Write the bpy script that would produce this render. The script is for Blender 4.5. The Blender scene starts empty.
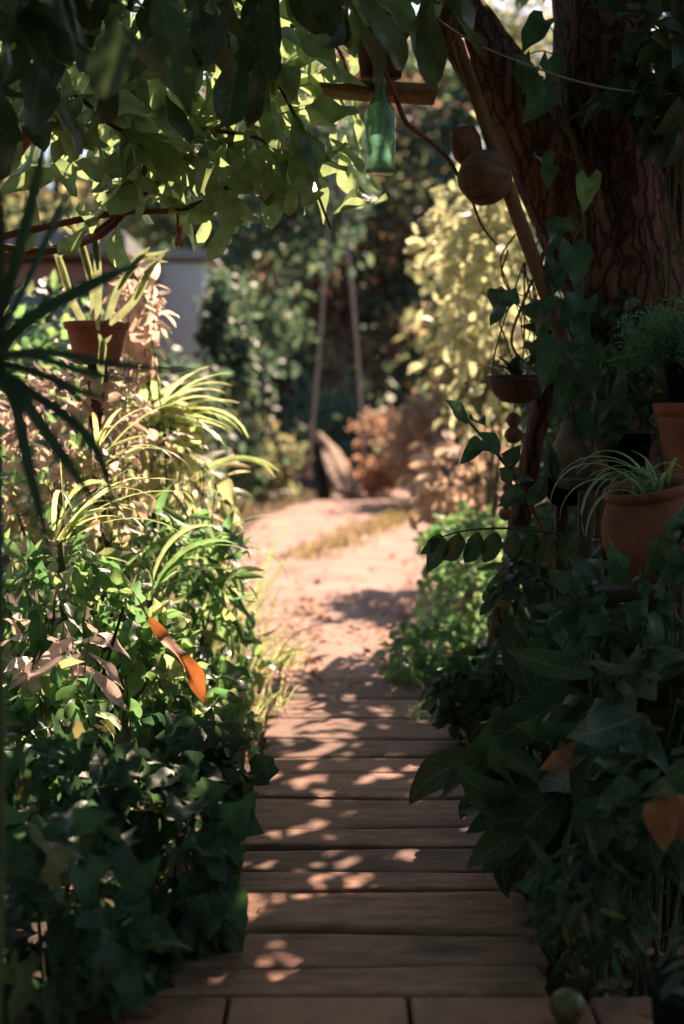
import bpy, math, random
import numpy as np
from mathutils import Vector, Matrix

random.seed(11)
R = np.random.default_rng(11)
sc = bpy.context.scene
C = sc.collection

# ------------------------------------------------------------------ camera model
H = 1.15
F = 1024 * 50 / 36.0
PITCH = math.atan(80 / F)
CP, SP = math.cos(PITCH), math.sin(PITCH)
AZ, EL = math.radians(19), math.radians(42)          # sun: to the right of straight ahead, above the horizon
SUN = np.array([math.sin(AZ) * math.cos(EL), math.cos(AZ) * math.cos(EL), math.sin(EL)])


def ray(px, py):
    x = (px - 342) / F
    z = -(py - 512) / F
    return np.array([x, CP + z * SP, -SP + z * CP])


def P(px, py, d):
    r = ray(px, py)
    return np.array([0, 0, H]) + r * (d / r[1])


def G(px, py, z=0.0):
    r = ray(px, py)
    return np.array([0, 0, H]) + r * ((z - H) / r[2])


def sunproj(p):
    """where the shadow of each point falls on level ground"""
    p = np.atleast_2d(p)
    k = p[:, 2] / SUN[2]
    return p[:, :2] - k[:, None] * SUN[:2]


# ------------------------------------------------------------------ geometry store (quads only)
class Geo:
    def __init__(self):
        self.v, self.f, self.uv, self.n = [], [], [], 0
        self.mi, self.mis = 0, []

    def add(self, v, f, uv=None):
        v = np.asarray(v, float).reshape(-1, 3)
        f = np.asarray(f, int).reshape(-1, 4)
        if uv is None:
            uv = np.zeros((len(v), 2))
        self.v.append(v)
        self.f.append(f + self.n)
        self.uv.append(np.asarray(uv, float))
        self.mis.append(np.full(len(f), self.mi))
        self.n += len(v)
        return self

    def build(self, name, mat, parent=None, origin=None, smooth=True):
        v = np.concatenate(self.v)
        f = np.concatenate(self.f)
        uv = np.concatenate(self.uv)
        if parent is not None:
            q = parent
            while q is not None:
                v = v - np.array(q.location)
                q = q.parent
        elif origin is not None:
            v = v - np.array(origin)
        me = bpy.data.meshes.new(name)
        me.vertices.add(len(v))
        me.vertices.foreach_set('co', v.ravel())
        me.loops.add(len(f) * 4)
        me.loops.foreach_set('vertex_index', f.ravel().astype(np.int32))
        me.polygons.add(len(f))
        me.polygons.foreach_set('loop_start', (np.arange(len(f)) * 4).astype(np.int32))
        me.polygons.foreach_set('use_smooth', np.full(len(f), smooth))
        l = me.uv_layers.new(name='UVMap')
        l.data.foreach_set('uv', uv[f.ravel()].ravel())
        me.update(calc_edges=True)
        me.validate()
        for mm in (mat if isinstance(mat, (list, tuple)) else [mat]):
            me.materials.append(mm)
        if self.mi:
            mis = np.concatenate(self.mis)
            if len(mis) == len(me.polygons):
                me.polygons.foreach_set('material_index', mis.astype(np.int32))
        o = bpy.data.objects.new(name, me)
        C.objects.link(o)
        if parent is not None:
            o.parent = parent
        elif origin is not None:
            o.location = origin
        return o


def nrm(a):
    return a / (np.linalg.norm(a, axis=-1, keepdims=True) + 1e-9)


def smooth_path(pts, k=5):
    pts = np.asarray(pts, float)
    if len(pts) < 3:
        t = np.linspace(0, 1, k + 1)[:, None]
        return pts[0] * (1 - t) + pts[-1] * t
    q = np.vstack([2 * pts[0] - pts[1], pts, 2 * pts[-1] - pts[-2]])
    out = []
    for i in range(1, len(q) - 2):
        for j in range(k):
            t = j / k
            a, b, c, d = q[i - 1], q[i], q[i + 1], q[i + 2]
            out.append(.5 * ((2 * b) + (c - a) * t + (2 * a - 5 * b + 4 * c - d) * t * t + (3 * b - a - 3 * c + d) * t ** 3))
    out.append(q[-2])
    return np.array(out)


def tube(g, pts, rad, n=7, k=5, rough=0.0, ridges=0, cap=True):
    """round, tapering, optionally ridged and knotty"""
    src = np.asarray(pts, float)
    p = smooth_path(src, k)
    m = len(p)
    rad = np.interp(np.linspace(0, 1, m), np.linspace(0, 1, len(np.atleast_1d(rad))), np.atleast_1d(rad)) if np.ndim(rad) else np.full(m, rad)
    tan = nrm(np.gradient(p, axis=0))
    up = np.array([0.0, 0, 1]) if abs(tan[0][2]) < .9 else np.array([0, 1.0, 0])
    a = nrm(np.cross(tan[0], up))
    rings = []
    ph = R.uniform(0, 6.28, 8)
    for i in range(m):
        a = nrm(a - tan[i] * np.dot(a, tan[i]))
        b = np.cross(tan[i], a)
        th = np.arange(n) * 2 * math.pi / n
        rr = np.full(n, rad[i])
        if ridges:
            s = i / 3.0
            rr = rr * (1 + .07 * np.abs(np.sin(ridges * th / 2 + ph[0] + .5 * math.sin(s * .7 + ph[1]))) + .06 * np.sin(3 * th + ph[2] + .25 * s) + .04 * np.sin(5 * th - ph[3] - .4 * s))
        if rough:
            rr = rr * (1 + R.normal(0, rough, n))
        rings.append(p[i] + a * (np.cos(th) * rr)[:, None] + b * (np.sin(th) * rr)[:, None])
    if cap:
        rings.insert(0, p[0] + (rings[0] - p[0]) * .03)
        rings.append(p[-1] + (rings[-1] - p[-1]) * .03)
    m = len(rings)
    v = np.concatenate(rings)
    i = np.arange(m - 1)[:, None] * n
    j = np.arange(n)[None, :]
    j2 = (j + 1) % n
    f = np.stack([i + j, i + j2, i + n + j2, i + n + j], -1).reshape(-1, 4)
    uv = np.stack([np.tile(np.arange(n) / n, m), np.repeat(np.linspace(0, 1, m), n)], -1)
    g.add(v, f, uv)
    return p


def lathe(g, prof, center, n=28, M=None, wob=0.0):
    """prof: (radius, height) pairs"""
    prof = np.asarray(prof, float)
    th = np.arange(n) * 2 * math.pi / n
    ph = R.uniform(0, 6.28, 3)
    w = 1 + wob * (np.sin(2 * th + ph[0]) + .6 * np.sin(3 * th + ph[1]))
    v = np.concatenate([np.stack([np.cos(th) * r * w, np.sin(th) * r * w, np.full(n, z)], -1) for r, z in prof])
    if M is not None:
        v = v @ np.array(M.to_3x3()).T
    v = v + np.asarray(center)
    m = len(prof)
    i = np.arange(m - 1)[:, None] * n
    j = np.arange(n)[None, :]
    j2 = (j + 1) % n
    f = np.stack([i + j, i + j2, i + n + j2, i + n + j], -1).reshape(-1, 4)
    uv = np.stack([np.tile(np.arange(n) / n, m), np.repeat(np.linspace(0, 1, m), n)], -1)
    g.add(v, f, uv)


def box(g, c, size, rotz=0.0, bev=0.004, tilt=0.0):
    """bevelled box built as a stack of rounded outlines"""
    hx, hy, hz = np.asarray(size, float) / 2
    b = min(bev, hx * .4, hy * .4, hz * .4)

    def ring(ix, z):
        x, y = hx - ix, hy - ix
        q = b * .9
        pts = [(x - q, -y), (x, -y + q), (x, y - q), (x - q, y), (-x + q, y), (-x, y - q), (-x, -y + q), (-x + q, -y)]
        return [(a, d, z) for a, d in pts]
    rings = [[(px * .02, py * .02, z) for px, py, z in ring(b, -hz)], ring(b, -hz), ring(0, -hz + b), ring(0, hz - b), ring(b, hz), [(px * .02, py * .02, z) for px, py, z in ring(b, hz)]]
    v = np.array(sum(rings, []))
    M = np.array((Matrix.Rotation(rotz, 3, 'Z') @ Matrix.Rotation(tilt, 3, 'Y')))
    v = v @ M.T + np.asarray(c)
    f = []
    for i in range(5):
        for j in range(8):
            f.append((i * 8 + j, i * 8 + (j + 1) % 8, i * 8 + 8 + (j + 1) % 8, i * 8 + 8 + j))
    g.add(v, f)


# ------------------------------------------------------------------ leaves
W = {
    'ovate': ([0, .1, .25, .45, .65, .85, 1], [.02, .13, .24, .27, .22, .10, .005], 0),
    'ellip': ([0, .1, .25, .5, .75, .92, 1], [.02, .11, .19, .235, .20, .10, .01], 0),
    'obov': ([0, .12, .3, .5, .7, .9, 1], [.015, .06, .13, .20, .235, .15, .01], 0),
    'lance': ([0, .1, .25, .45, .65, .85, 1], [.015, .06, .11, .125, .105, .05, .004], 0),
    'heart': ([0, .08, .2, .38, .6, .82, 1], [.20, .36, .42, .40, .28, .12, .004], .17),
    'arrow': ([0, .08, .2, .38, .6, .82, 1], [.16, .27, .30, .27, .19, .09, .004], .24),
    'broad': ([0, .08, .2, .4, .6, .82, 1], [.02, .08, .15, .19, .17, .09, .004], 0),
    'round': ([0, .1, .25, .5, .75, .92, 1], [.03, .19, .33, .40, .33, .17, .02], 0),
}


def leaf_tpl(kind, curl, fold, nu=6, m=3, wave=0.0, twist=0.0, ph=0.0):
    T, Wd, back = W[kind]
    t = np.linspace(0, 1, nu + 1)
    w = np.interp(t, T, Wd)
    s = np.linspace(-1, 1, m)
    v, uv = [], []
    for i in range(nu + 1):
        y = t[i]
        for sj in s:
            x = sj * w[i]
            yy = y - back * (1 - y) ** 3 * abs(sj) ** 1.5
            z = fold * abs(sj) * w[i] + wave * math.sin(9 * yy + ph + (2 if sj > 0 else 0)) * abs(sj) * .5 * w[i]
            x, z = x * math.cos(twist * y) - z * math.sin(twist * y), x * math.sin(twist * y) + z * math.cos(twist * y)
            if abs(curl) > .01:
                a = curl * yy
                Y = math.sin(a) / curl - z * -math.sin(a)
                Z = -(1 - math.cos(a)) / curl + z * math.cos(a)
            else:
                Y, Z = yy, z
            v.append((x, Y, Z))
            uv.append((.5 + sj * .5, y))
    f = []
    for i in range(nu):
        for j in range(m - 1):
            a = i * m + j
            f.append((a, a + 1, a + m + 1, a + m))
    return np.array(v), np.array(f), np.array(uv)


TPL = {}
for kd in W:
    for lod, nu, m in ((0, 4, 3), (1, 11, 5)):
        TPL[kd, lod] = [leaf_tpl(kd, c, fo, nu, m, wave=wv if lod else 0, twist=tw, ph=ph)
                        for c, fo, wv, tw, ph in ((.4, .25, .4, .2, 0), (1.0, .4, .7, -.3, 1), (1.5, .15, .5, .5, 2), (.15, .6, .9, -.1, 3), (.8, -.2, 1.1, -.7, 4), (-.4, .35, .6, .4, 5))]


def leaves(g, pos, dirs, nor, size, kind, lod=0, aspect=1.0):
    pos = np.atleast_2d(pos)
    N = len(pos)
    if N == 0:
        return
    y = nrm(np.atleast_2d(dirs))
    z = np.atleast_2d(nor)
    z = nrm(z - y * np.sum(z * y, 1, keepdims=True))
    x = np.cross(y, z)
    size = np.broadcast_to(size, (N,))
    which = R.integers(0, 6, N)
    for k in range(6):
        idx = np.where(which == k)[0]
        if len(idx) == 0:
            continue
        tv, tf, tuv = TPL[kind, lod][k]
        s = size[idx][:, None, None]
        ax = R.uniform(.82, 1.15, len(idx))[:, None, None] * aspect
        v = pos[idx][:, None, :] + s * (x[idx][:, None, :] * tv[None, :, 0:1] * ax + y[idx][:, None, :] * tv[None, :, 1:2] + z[idx][:, None, :] * tv[None, :, 2:3])
        f = tf[None] + (np.arange(len(idx)) * len(tv))[:, None, None]
        g.add(v.reshape(-1, 3), f.reshape(-1, 4), np.tile(tuv, (len(idx), 1)))


def orient(pos, center, radii, out=.6, up=.7, rnd=.6, droop=.5, face=None):
    N = len(pos)
    o = nrm((pos - center) / radii)
    n = o * out + np.array([0, 0, up]) + R.normal(0, rnd, (N, 3))
    if face is not None:
        n = n + np.asarray(face)
    n = nrm(n)
    d = o * .6 + R.normal(0, .7, (N, 3)) + np.array([0, 0, -droop])
    return d, n


def ellipsoid(center, radii, n, shell=.45, clump=0, cs=.3):
    center, radii = np.asarray(center), np.asarray(radii)
    if clump:
        k = nrm(R.normal(0, 1, (clump, 3))) * (R.uniform(shell ** 3, 1, (clump, 1)) ** (1 / 3)) * .85
        q = k[R.integers(0, clump, n)] + R.normal(0, cs, (n, 3)) * .6
    else:
        q = nrm(R.normal(0, 1, (n, 3))) * (R.uniform(shell ** 3, 1, (n, 1)) ** (1 / 3))
    return center + q * radii


def ribbon(g, pts, width, nor=(0, 0, 1), fold=.25, m=3, base=.35):
    p = np.asarray(pts, float)
    n = len(p)
    t = np.linspace(0, 1, n)
    w = width * np.minimum(1, np.minimum(base + t * 5, (1.02 - t) * 2.6) ** .8)
    tan = nrm(np.gradient(p, axis=0))
    side = nrm(np.cross(tan, np.broadcast_to(np.asarray(nor, float), tan.shape)))
    up = np.cross(side, tan)
    v, uv = [], []
    for s in np.linspace(-1, 1, m):
        v.append(p + side * (s * w)[:, None] + up * (abs(s) * w * fold)[:, None])
        uv.append(np.stack([np.full(n, .5 + s * .5), t], -1))
    v = np.stack(v, 1).reshape(-1, 3)
    uv = np.stack(uv, 1).reshape(-1, 2)
    f = [(i * m + j, i * m + j + 1, i * m + m + j + 1, i * m + m + j) for i in range(n - 1) for j in range(m - 1)]
    g.add(v, f, uv)


def arch(base, az, lift, L, droop, n=9, curve=0.0):
    t = np.linspace(0, 1, n)
    a = lift - droop * t ** 1.3
    st = L / (n - 1)
    h = np.concatenate([[0], np.cumsum(np.cos(a[:-1]) * st)])
    z = np.concatenate([[0], np.cumsum(np.sin(a[:-1]) * st)])
    aa = az + curve * t
    return np.asarray(base) + np.stack([np.cos(aa) * h, np.sin(aa) * h, z], -1)


# ------------------------------------------------------------------ materials
def mat(name):
    m = bpy.data.materials.new(name)
    m.use_nodes = True
    nt = m.node_tree
    nt.nodes.clear()
    return m, nt, nt.nodes, nt.links


def ramp(nodes, stops):
    r = nodes.new('ShaderNodeValToRGB')
    e = r.color_ramp.elements
    while len(e) < len(stops):
        e.new(.5)
    for i, (p, c) in enumerate(stops):
        e[i].position = p
        e[i].color = (*c, 1)
    return r


def leaf_mat(name, cols, trans=None, tr=.4, rough=.42, spec=.5, vein=.35, blotch=None):
    m, nt, N, L = mat(name)
    out = N.new('ShaderNodeOutputMaterial')
    geo = N.new('ShaderNodeNewGeometry')
    rp = ramp(N, [((i + .0) / max(1, len(cols) - 1), c) for i, c in enumerate(cols)])
    L.new(geo.outputs['Random Per Island'], rp.inputs[0])
    tc = N.new('ShaderNodeTexCoord')
    sep = N.new('ShaderNodeSeparateXYZ')
    L.new(tc.outputs['UV'], sep.inputs[0])
    ab = N.new('ShaderNodeMath'); ab.operation = 'SUBTRACT'; ab.inputs[1].default_value = .5
    L.new(sep.outputs[0], ab.inputs[0])
    ab2 = N.new('ShaderNodeMath'); ab2.operation = 'ABSOLUTE'
    L.new(ab.outputs[0], ab2.inputs[0])
    mid = N.new('ShaderNodeMapRange'); mid.inputs[1].default_value = 0.0; mid.inputs[2].default_value = .05
    mid.inputs[3].default_value = 1; mid.inputs[4].default_value = 0
    L.new(ab2.outputs[0], mid.inputs[0])
    # side veins running forward from the midrib
    ma = N.new('ShaderNodeMath'); ma.operation = 'MULTIPLY_ADD'; ma.inputs[1].default_value = -.55
    L.new(ab2.outputs[0], ma.inputs[0]); L.new(sep.outputs[1], ma.inputs[2])
    mu = N.new('ShaderNodeMath'); mu.operation = 'MULTIPLY'; mu.inputs[1].default_value = 55
    L.new(ma.outputs[0], mu.inputs[0])
    si = N.new('ShaderNodeMath'); si.operation = 'SINE'
    L.new(mu.outputs[0], si.inputs[0])
    sv = N.new('ShaderNodeMapRange'); sv.inputs[1].default_value = .75; sv.inputs[2].default_value = 1
    sv.inputs[4].default_value = .45
    L.new(si.outputs[0], sv.inputs[0])
    mx = N.new('ShaderNodeMath'); mx.operation = 'MAXIMUM'
    L.new(mid.outputs[0], mx.inputs[0]); L.new(sv.outputs[0], mx.inputs[1])
    vm = N.new('ShaderNodeMath'); vm.operation = 'MULTIPLY'; vm.inputs[1].default_value = vein
    L.new(mx.outputs[0], vm.inputs[0])
    noi = N.new('ShaderNodeTexNoise'); noi.inputs['Scale'].default_value = 26; noi.inputs['Detail'].default_value = 3
    L.new(tc.outputs['Object'], noi.inputs['Vector'])
    nr = N.new('ShaderNodeMapRange'); nr.inputs[1].default_value = .3; nr.inputs[2].default_value = .7
    nr.inputs[3].default_value = .72; nr.inputs[4].default_value = 1.25
    L.new(noi.outputs[0], nr.inputs[0])
    mul = N.new('ShaderNodeMixRGB'); mul.blend_type = 'MULTIPLY'; mul.inputs[0].default_value = 1
    L.new(rp.outputs[0], mul.inputs[1]); L.new(nr.outputs[0], mul.inputs[2])
    base = mul.outputs[0]
    if blotch is not None:
        n2 = N.new('ShaderNodeTexNoise'); n2.inputs['Scale'].default_value = 9; n2.inputs['Detail'].default_value = 4
        L.new(tc.outputs['Object'], n2.inputs['Vector'])
        r2 = N.new('ShaderNodeMapRange'); r2.inputs[1].default_value = .58; r2.inputs[2].default_value = .68
        L.new(n2.outputs[0], r2.inputs[0])
        b = N.new('ShaderNodeMixRGB'); b.inputs[2].default_value = (*blotch, 1)
        L.new(r2.outputs[0], b.inputs[0]); L.new(base, b.inputs[1])
        base = b.outputs[0]
    n3 = N.new('ShaderNodeTexNoise'); n3.inputs['Scale'].default_value = 48; n3.inputs['Detail'].default_value = 2
    L.new(tc.outputs['Object'], n3.inputs['Vector'])
    r3 = N.new('ShaderNodeMapRange'); r3.inputs[1].default_value = .66; r3.inputs[2].default_value = .72; r3.inputs[4].default_value = .8
    L.new(n3.outputs[0], r3.inputs[0])
    b3 = N.new('ShaderNodeMixRGB'); b3.inputs[2].default_value = (.11, .065, .028, 1)
    L.new(r3.outputs[0], b3.inputs[0]); L.new(base, b3.inputs[1])
    base = b3.outputs[0]
    vc = N.new('ShaderNodeMixRGB'); vc.blend_type = 'ADD'
    vc.inputs[2].default_value = (.15, .19, .10, 1)
    L.new(vm.outputs[0], vc.inputs[0]); L.new(base, vc.inputs[1])
    bs = N.new('ShaderNodeBsdfPrincipled')
    bs.inputs['Roughness'].default_value = rough
    bs.inputs['Specular IOR Level'].default_value = spec
    L.new(vc.outputs[0], bs.inputs['Base Color'])
    bp = N.new('ShaderNodeBump'); bp.inputs['Strength'].default_value = .35; bp.inputs['Distance'].default_value = .004
    inv = N.new('ShaderNodeMath'); inv.operation = 'MULTIPLY_ADD'; inv.inputs[1].default_value = -1.0
    L.new(mx.outputs[0], inv.inputs[0]); L.new(noi.outputs[0], inv.inputs[2])
    L.new(inv.outputs[0], bp.inputs['Height'])
    L.new(bp.outputs[0], bs.inputs['Normal'])
    tl = N.new('ShaderNodeBsdfTranslucent')
    if trans is None:
        hs = N.new('ShaderNodeMixRGB'); hs.blend_type = 'MULTIPLY'; hs.inputs[0].default_value = 1
        hs.inputs[2].default_value = (4.0, 3.8, 3.3, 1)
        L.new(base, hs.inputs[1])
        L.new(hs.outputs[0], tl.inputs[0])
    else:
        hs = N.new('ShaderNodeMixRGB'); hs.blend_type = 'MULTIPLY'; hs.inputs[0].default_value = 1
        hs.inputs[1].default_value = (*trans, 1)
        L.new(nr.outputs[0], hs.inputs[2])
        L.new(hs.outputs[0], tl.inputs[0])
    mxs = N.new('ShaderNodeMixShader'); mxs.inputs[0].default_value = tr
    L.new(bs.outputs[0], mxs.inputs[1]); L.new(tl.outputs[0], mxs.inputs[2])
    L.new(mxs.outputs[0], out.inputs[0])
    return m


def solid_mat(name, cols, scale=6, stretch=(1, 1, 1), rough=.8, bump=.3, dist=.01, detail=6, spec=.3, coords='Object', spots=None, spotscale=14, spotstretch=None, rnd=.0):
    """noise-driven colour ramp with bump; for bark, clay, soil, plaster ..."""
    m, nt, N, L = mat(name)
    out = N.new('ShaderNodeOutputMaterial')
    bs = N.new('ShaderNodeBsdfPrincipled')
    tc = N.new('ShaderNodeTexCoord')
    mp = N.new('ShaderNodeMapping')
    mp.inputs['Scale'].default_value = stretch
    L.new(tc.outputs[coords], mp.inputs[0])
    vec = mp.outputs[0]
    if rnd:
        oi = N.new('ShaderNodeObjectInfo')
        va = N.new('ShaderNodeVectorMath'); va.operation = 'MULTIPLY_ADD'
        cb = N.new('ShaderNodeCombineXYZ')
        for i in range(3):
            L.new(oi.outputs['Random'], cb.inputs[i])
        va.inputs[1].default_value = (37, 53, 71)
        L.new(cb.outputs[0], va.inputs[0]); L.new(vec, va.inputs[2])
        vec = va.outputs[0]
    no = N.new('ShaderNodeTexNoise')
    no.inputs['Scale'].default_value = scale
    no.inputs['Detail'].default_value = detail
    no.inputs['Roughness'].default_value = .62
    no.inputs['Distortion'].default_value = .4
    L.new(vec, no.inputs['Vector'])
    k = len(cols)
    rp = ramp(N, [(.3 + .42 * i / (k - 1), c) for i, c in enumerate(cols)])
    L.new(no.outputs[0], rp.inputs[0])
    col = rp.outputs[0]
    if rnd:
        mr = N.new('ShaderNodeMapRange'); mr.inputs[3].default_value = 1 - rnd; mr.inputs[4].default_value = 1 + rnd
        L.new(oi.outputs['Random'], mr.inputs[0])
        mm = N.new('ShaderNodeMixRGB'); mm.blend_type = 'MULTIPLY'; mm.inputs[0].default_value = 1
        L.new(col, mm.inputs[1]); L.new(mr.outputs[0], mm.inputs[2])
        col = mm.outputs[0]
    if spots is not None:
        n2 = N.new('ShaderNodeTexNoise'); n2.inputs['Scale'].default_value = spotscale; n2.inputs['Detail'].default_value = 5
        if spotstretch:
            m2 = N.new('ShaderNodeMapping'); m2.inputs['Scale'].default_value = spotstretch
            L.new(tc.outputs[coords], m2.inputs[0])
            L.new(m2.outputs[0], n2.inputs['Vector'])
        else:
            L.new(tc.outputs[coords], n2.inputs['Vector'])
        r2 = N.new('ShaderNodeMapRange'); r2.inputs[1].default_value = .54; r2.inputs[2].default_value = .7
        r2.inputs[4].default_value = .8
        L.new(n2.outputs[0], r2.inputs[0])
        mm = N.new('ShaderNodeMixRGB'); mm.inputs[2].default_value = (*spots, 1)
        L.new(r2.outputs[0], mm.inputs[0]); L.new(col, mm.inputs[1])
        col = mm.outputs[0]
    L.new(col, bs.inputs['Base Color'])
    bs.inputs['Roughness'].default_value = rough
    bs.inputs['Specular IOR Level'].default_value = spec
    if bump:
        bp = N.new('ShaderNodeBump'); bp.inputs['Strength'].default_value = bump; bp.inputs['Distance'].default_value = dist
        L.new(no.outputs[0], bp.inputs['Height'])
        L.new(bp.outputs[0], bs.inputs['Normal'])
    L.new(bs.outputs[0], out.inputs[0])
    return m


M = {}
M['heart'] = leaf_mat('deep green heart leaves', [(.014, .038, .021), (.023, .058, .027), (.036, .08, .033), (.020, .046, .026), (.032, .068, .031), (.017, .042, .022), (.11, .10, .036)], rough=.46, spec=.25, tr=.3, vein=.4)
M['mixed'] = leaf_mat('mid green leaves', [(.03, .08, .034), (.055, .12, .045), (.09, .15, .055), (.04, .10, .045), (.13, .16, .075)], rough=.32, tr=.5)
M['small'] = leaf_mat('small pale leaves', [(.07, .12, .055), (.14, .18, .09), (.32, .28, .20), (.05, .10, .045), (.40, .30, .23)], rough=.45, tr=.55)
M['pink'] = leaf_mat('pink tinged leaves', [(.36, .24, .19), (.42, .30, .22), (.14, .17, .08), (.44, .27, .22), (.30, .26, .16)], rough=.45, tr=.5, trans=(.85, .66, .52))
M['cream'] = leaf_mat('cream and green leaves', [(.06, .11, .05), (.40, .31, .24), (.10, .15, .07), (.46, .34, .27), (.05, .09, .045), (.30, .27, .18)], rough=.42, tr=.45)
M['pale_pink_plant'] = leaf_mat('pale pink blotched leaves', [(.68, .54, .50), (.72, .60, .55), (.6, .46, .42)], rough=.4, tr=.3, trans=(.75, .55, .46), blotch=(.10, .17, .06))  # pale pink leaf colour with noise-driven green blotches
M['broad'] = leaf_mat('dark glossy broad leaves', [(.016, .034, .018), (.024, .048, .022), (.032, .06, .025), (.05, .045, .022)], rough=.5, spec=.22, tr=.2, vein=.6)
M['canopy'] = leaf_mat('canopy leaves', [(.035, .07, .025), (.055, .11, .03), (.08, .14, .035), (.05, .09, .03)], rough=.42, tr=.45, vein=.3)
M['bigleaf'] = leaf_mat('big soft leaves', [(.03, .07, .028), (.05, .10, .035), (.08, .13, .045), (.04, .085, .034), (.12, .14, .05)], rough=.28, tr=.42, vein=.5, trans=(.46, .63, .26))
M['darkleaf'] = leaf_mat('big leaves toned for shade', [(.02, .045, .022), (.035, .065, .028), (.05, .08, .03)], rough=.4, tr=.12, vein=.4)  # darker, less translucent copy of bigleaf with canopy shade put into the colour
M['rust'] = leaf_mat('reddish brown leaves', [(.13, .05, .028), (.17, .07, .035), (.10, .04, .03)], rough=.55, tr=.35)
M['orange'] = leaf_mat('dry orange leaf', [(.26, .085, .03), (.32, .11, .038)], rough=.6, tr=.35, vein=.5, trans=(.55, .18, .05), blotch=(.13, .045, .025))
M['yellow'] = leaf_mat('yellow green leaves', [(.22, .24, .10), (.34, .31, .15), (.38, .34, .19), (.15, .19, .07), (.40, .30, .18)], rough=.45, tr=.5, trans=(.72, .74, .40))
M['autumn'] = leaf_mat('straw and pink leaves', [(.40, .27, .18), (.36, .29, .17), (.42, .25, .18), (.24, .22, .11)], rough=.55, tr=.4, trans=(.80, .60, .42))
M['strap'] = leaf_mat('light green strap leaves', [(.10, .15, .06), (.16, .20, .09), (.24, .25, .14), (.07, .12, .05)], rough=.36, tr=.55, vein=.2)
M['spike'] = leaf_mat('dark blade leaves', [(.018, .042, .022), (.026, .058, .028), (.04, .06, .03)], rough=.4, tr=.12, vein=.1)
M['spider'] = leaf_mat('striped spider leaves', [(.10, .15, .07), (.16, .21, .11), (.08, .13, .05)], rough=.4, tr=.35, vein=1.2)
M['grass'] = leaf_mat('grass blades', [(.09, .15, .055), (.13, .18, .07), (.24, .22, .13), (.07, .13, .05)], rough=.5, tr=.4, vein=.1)
M['dullgrass'] = leaf_mat('dull short grass', [(.12, .12, .055), (.16, .14, .07), (.22, .17, .10)], rough=.7, tr=.2, vein=0)
M['far_green'] = leaf_mat('far green leaves', [(.034, .068, .05), (.048, .088, .06), (.07, .11, .06), (.04, .075, .056)], rough=.5, tr=.34, vein=0)
M['far_olive'] = leaf_mat('far olive leaves', [(.08, .11, .06), (.12, .13, .07), (.09, .12, .06), (.20, .15, .09)], rough=.5, tr=.42, vein=0)
M['far_red'] = leaf_mat('far russet leaves', [(.20, .11, .08), (.11, .10, .06), (.26, .15, .11), (.08, .10, .06), (.34, .19, .14)], rough=.55, tr=.55, vein=0, trans=(.56, .35, .23))
M['litter'] = leaf_mat('fallen dry leaves', [(.20, .10, .055), (.30, .17, .10), (.12, .06, .04), (.36, .22, .13)], rough=.7, tr=.15, vein=.2)
M['fern'] = leaf_mat('feathery green fern', [(.03, .085, .035), (.045, .11, .045)], rough=.5, tr=.35, vein=0)
M['stag'] = leaf_mat('staghorn fronds', [(.12, .16, .08), (.16, .18, .10), (.10, .14, .07)], rough=.45, tr=.3, vein=.1)

m, nt, N, L = mat('cracked fibrous bark')
out = N.new('ShaderNodeOutputMaterial'); bs = N.new('ShaderNodeBsdfPrincipled'); tc = N.new('ShaderNodeTexCoord')
mp = N.new('ShaderNodeMapping'); mp.inputs['Scale'].default_value = (27, 27, 1.9)
wn = N.new('ShaderNodeTexNoise'); wn.inputs['Scale'].default_value = 5; wn.inputs['Detail'].default_value = 4
va = N.new('ShaderNodeVectorMath'); va.operation = 'MULTIPLY_ADD'; va.inputs[1].default_value = (.14, .14, .34)
L.new(tc.outputs['Object'], wn.inputs['Vector']); L.new(wn.outputs['Color'], va.inputs[0]); L.new(tc.outputs['Object'], va.inputs[2])
L.new(va.outputs[0], mp.inputs[0])
vo = N.new('ShaderNodeTexVoronoi'); vo.feature = 'DISTANCE_TO_EDGE'; vo.inputs['Scale'].default_value = 1
L.new(mp.outputs[0], vo.inputs['Vector'])
fi = N.new('ShaderNodeTexNoise'); fi.inputs['Scale'].default_value = 2.2; fi.inputs['Detail'].default_value = 8; fi.inputs['Roughness'].default_value = .7
L.new(mp.outputs[0], fi.inputs['Vector'])
cr = N.new('ShaderNodeMapRange'); cr.inputs[1].default_value = 0; cr.inputs[2].default_value = .13
L.new(vo.outputs['Distance'], cr.inputs[0])
rp = ramp(N, [(.26, (.045, .020, .014)), (.45, (.115, .050, .034)), (.6, (.20, .092, .062)), (.78, (.30, .175, .125))])
L.new(fi.outputs[0], rp.inputs[0])
dk = N.new('ShaderNodeMixRGB'); dk.inputs[1].default_value = (.04, .018, .013, 1)
L.new(cr.outputs[0], dk.inputs[0]); L.new(rp.outputs[0], dk.inputs[2])
ln = N.new('ShaderNodeTexNoise'); ln.inputs['Scale'].default_value = 7; ln.inputs['Detail'].default_value = 6
L.new(tc.outputs['Object'], ln.inputs['Vector'])
lr = N.new('ShaderNodeMapRange'); lr.inputs[1].default_value = .6; lr.inputs[2].default_value = .72; lr.inputs[4].default_value = .5
L.new(ln.outputs[0], lr.inputs[0])
lm = N.new('ShaderNodeMixRGB'); lm.inputs[2].default_value = (.17, .16, .12, 1)
L.new(lr.outputs[0], lm.inputs[0]); L.new(dk.outputs[0], lm.inputs[1])
L.new(lm.outputs[0], bs.inputs['Base Color'])
bs.inputs['Roughness'].default_value = .9; bs.inputs['Specular IOR Level'].default_value = .2
ad = N.new('ShaderNodeMath'); ad.operation = 'MULTIPLY_ADD'; ad.inputs[1].default_value = .6
L.new(fi.outputs[0], ad.inputs[0]); L.new(cr.outputs[0], ad.inputs[2])
bp = N.new('ShaderNodeBump'); bp.inputs['Strength'].default_value = .8; bp.inputs['Distance'].default_value = .016
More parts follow.
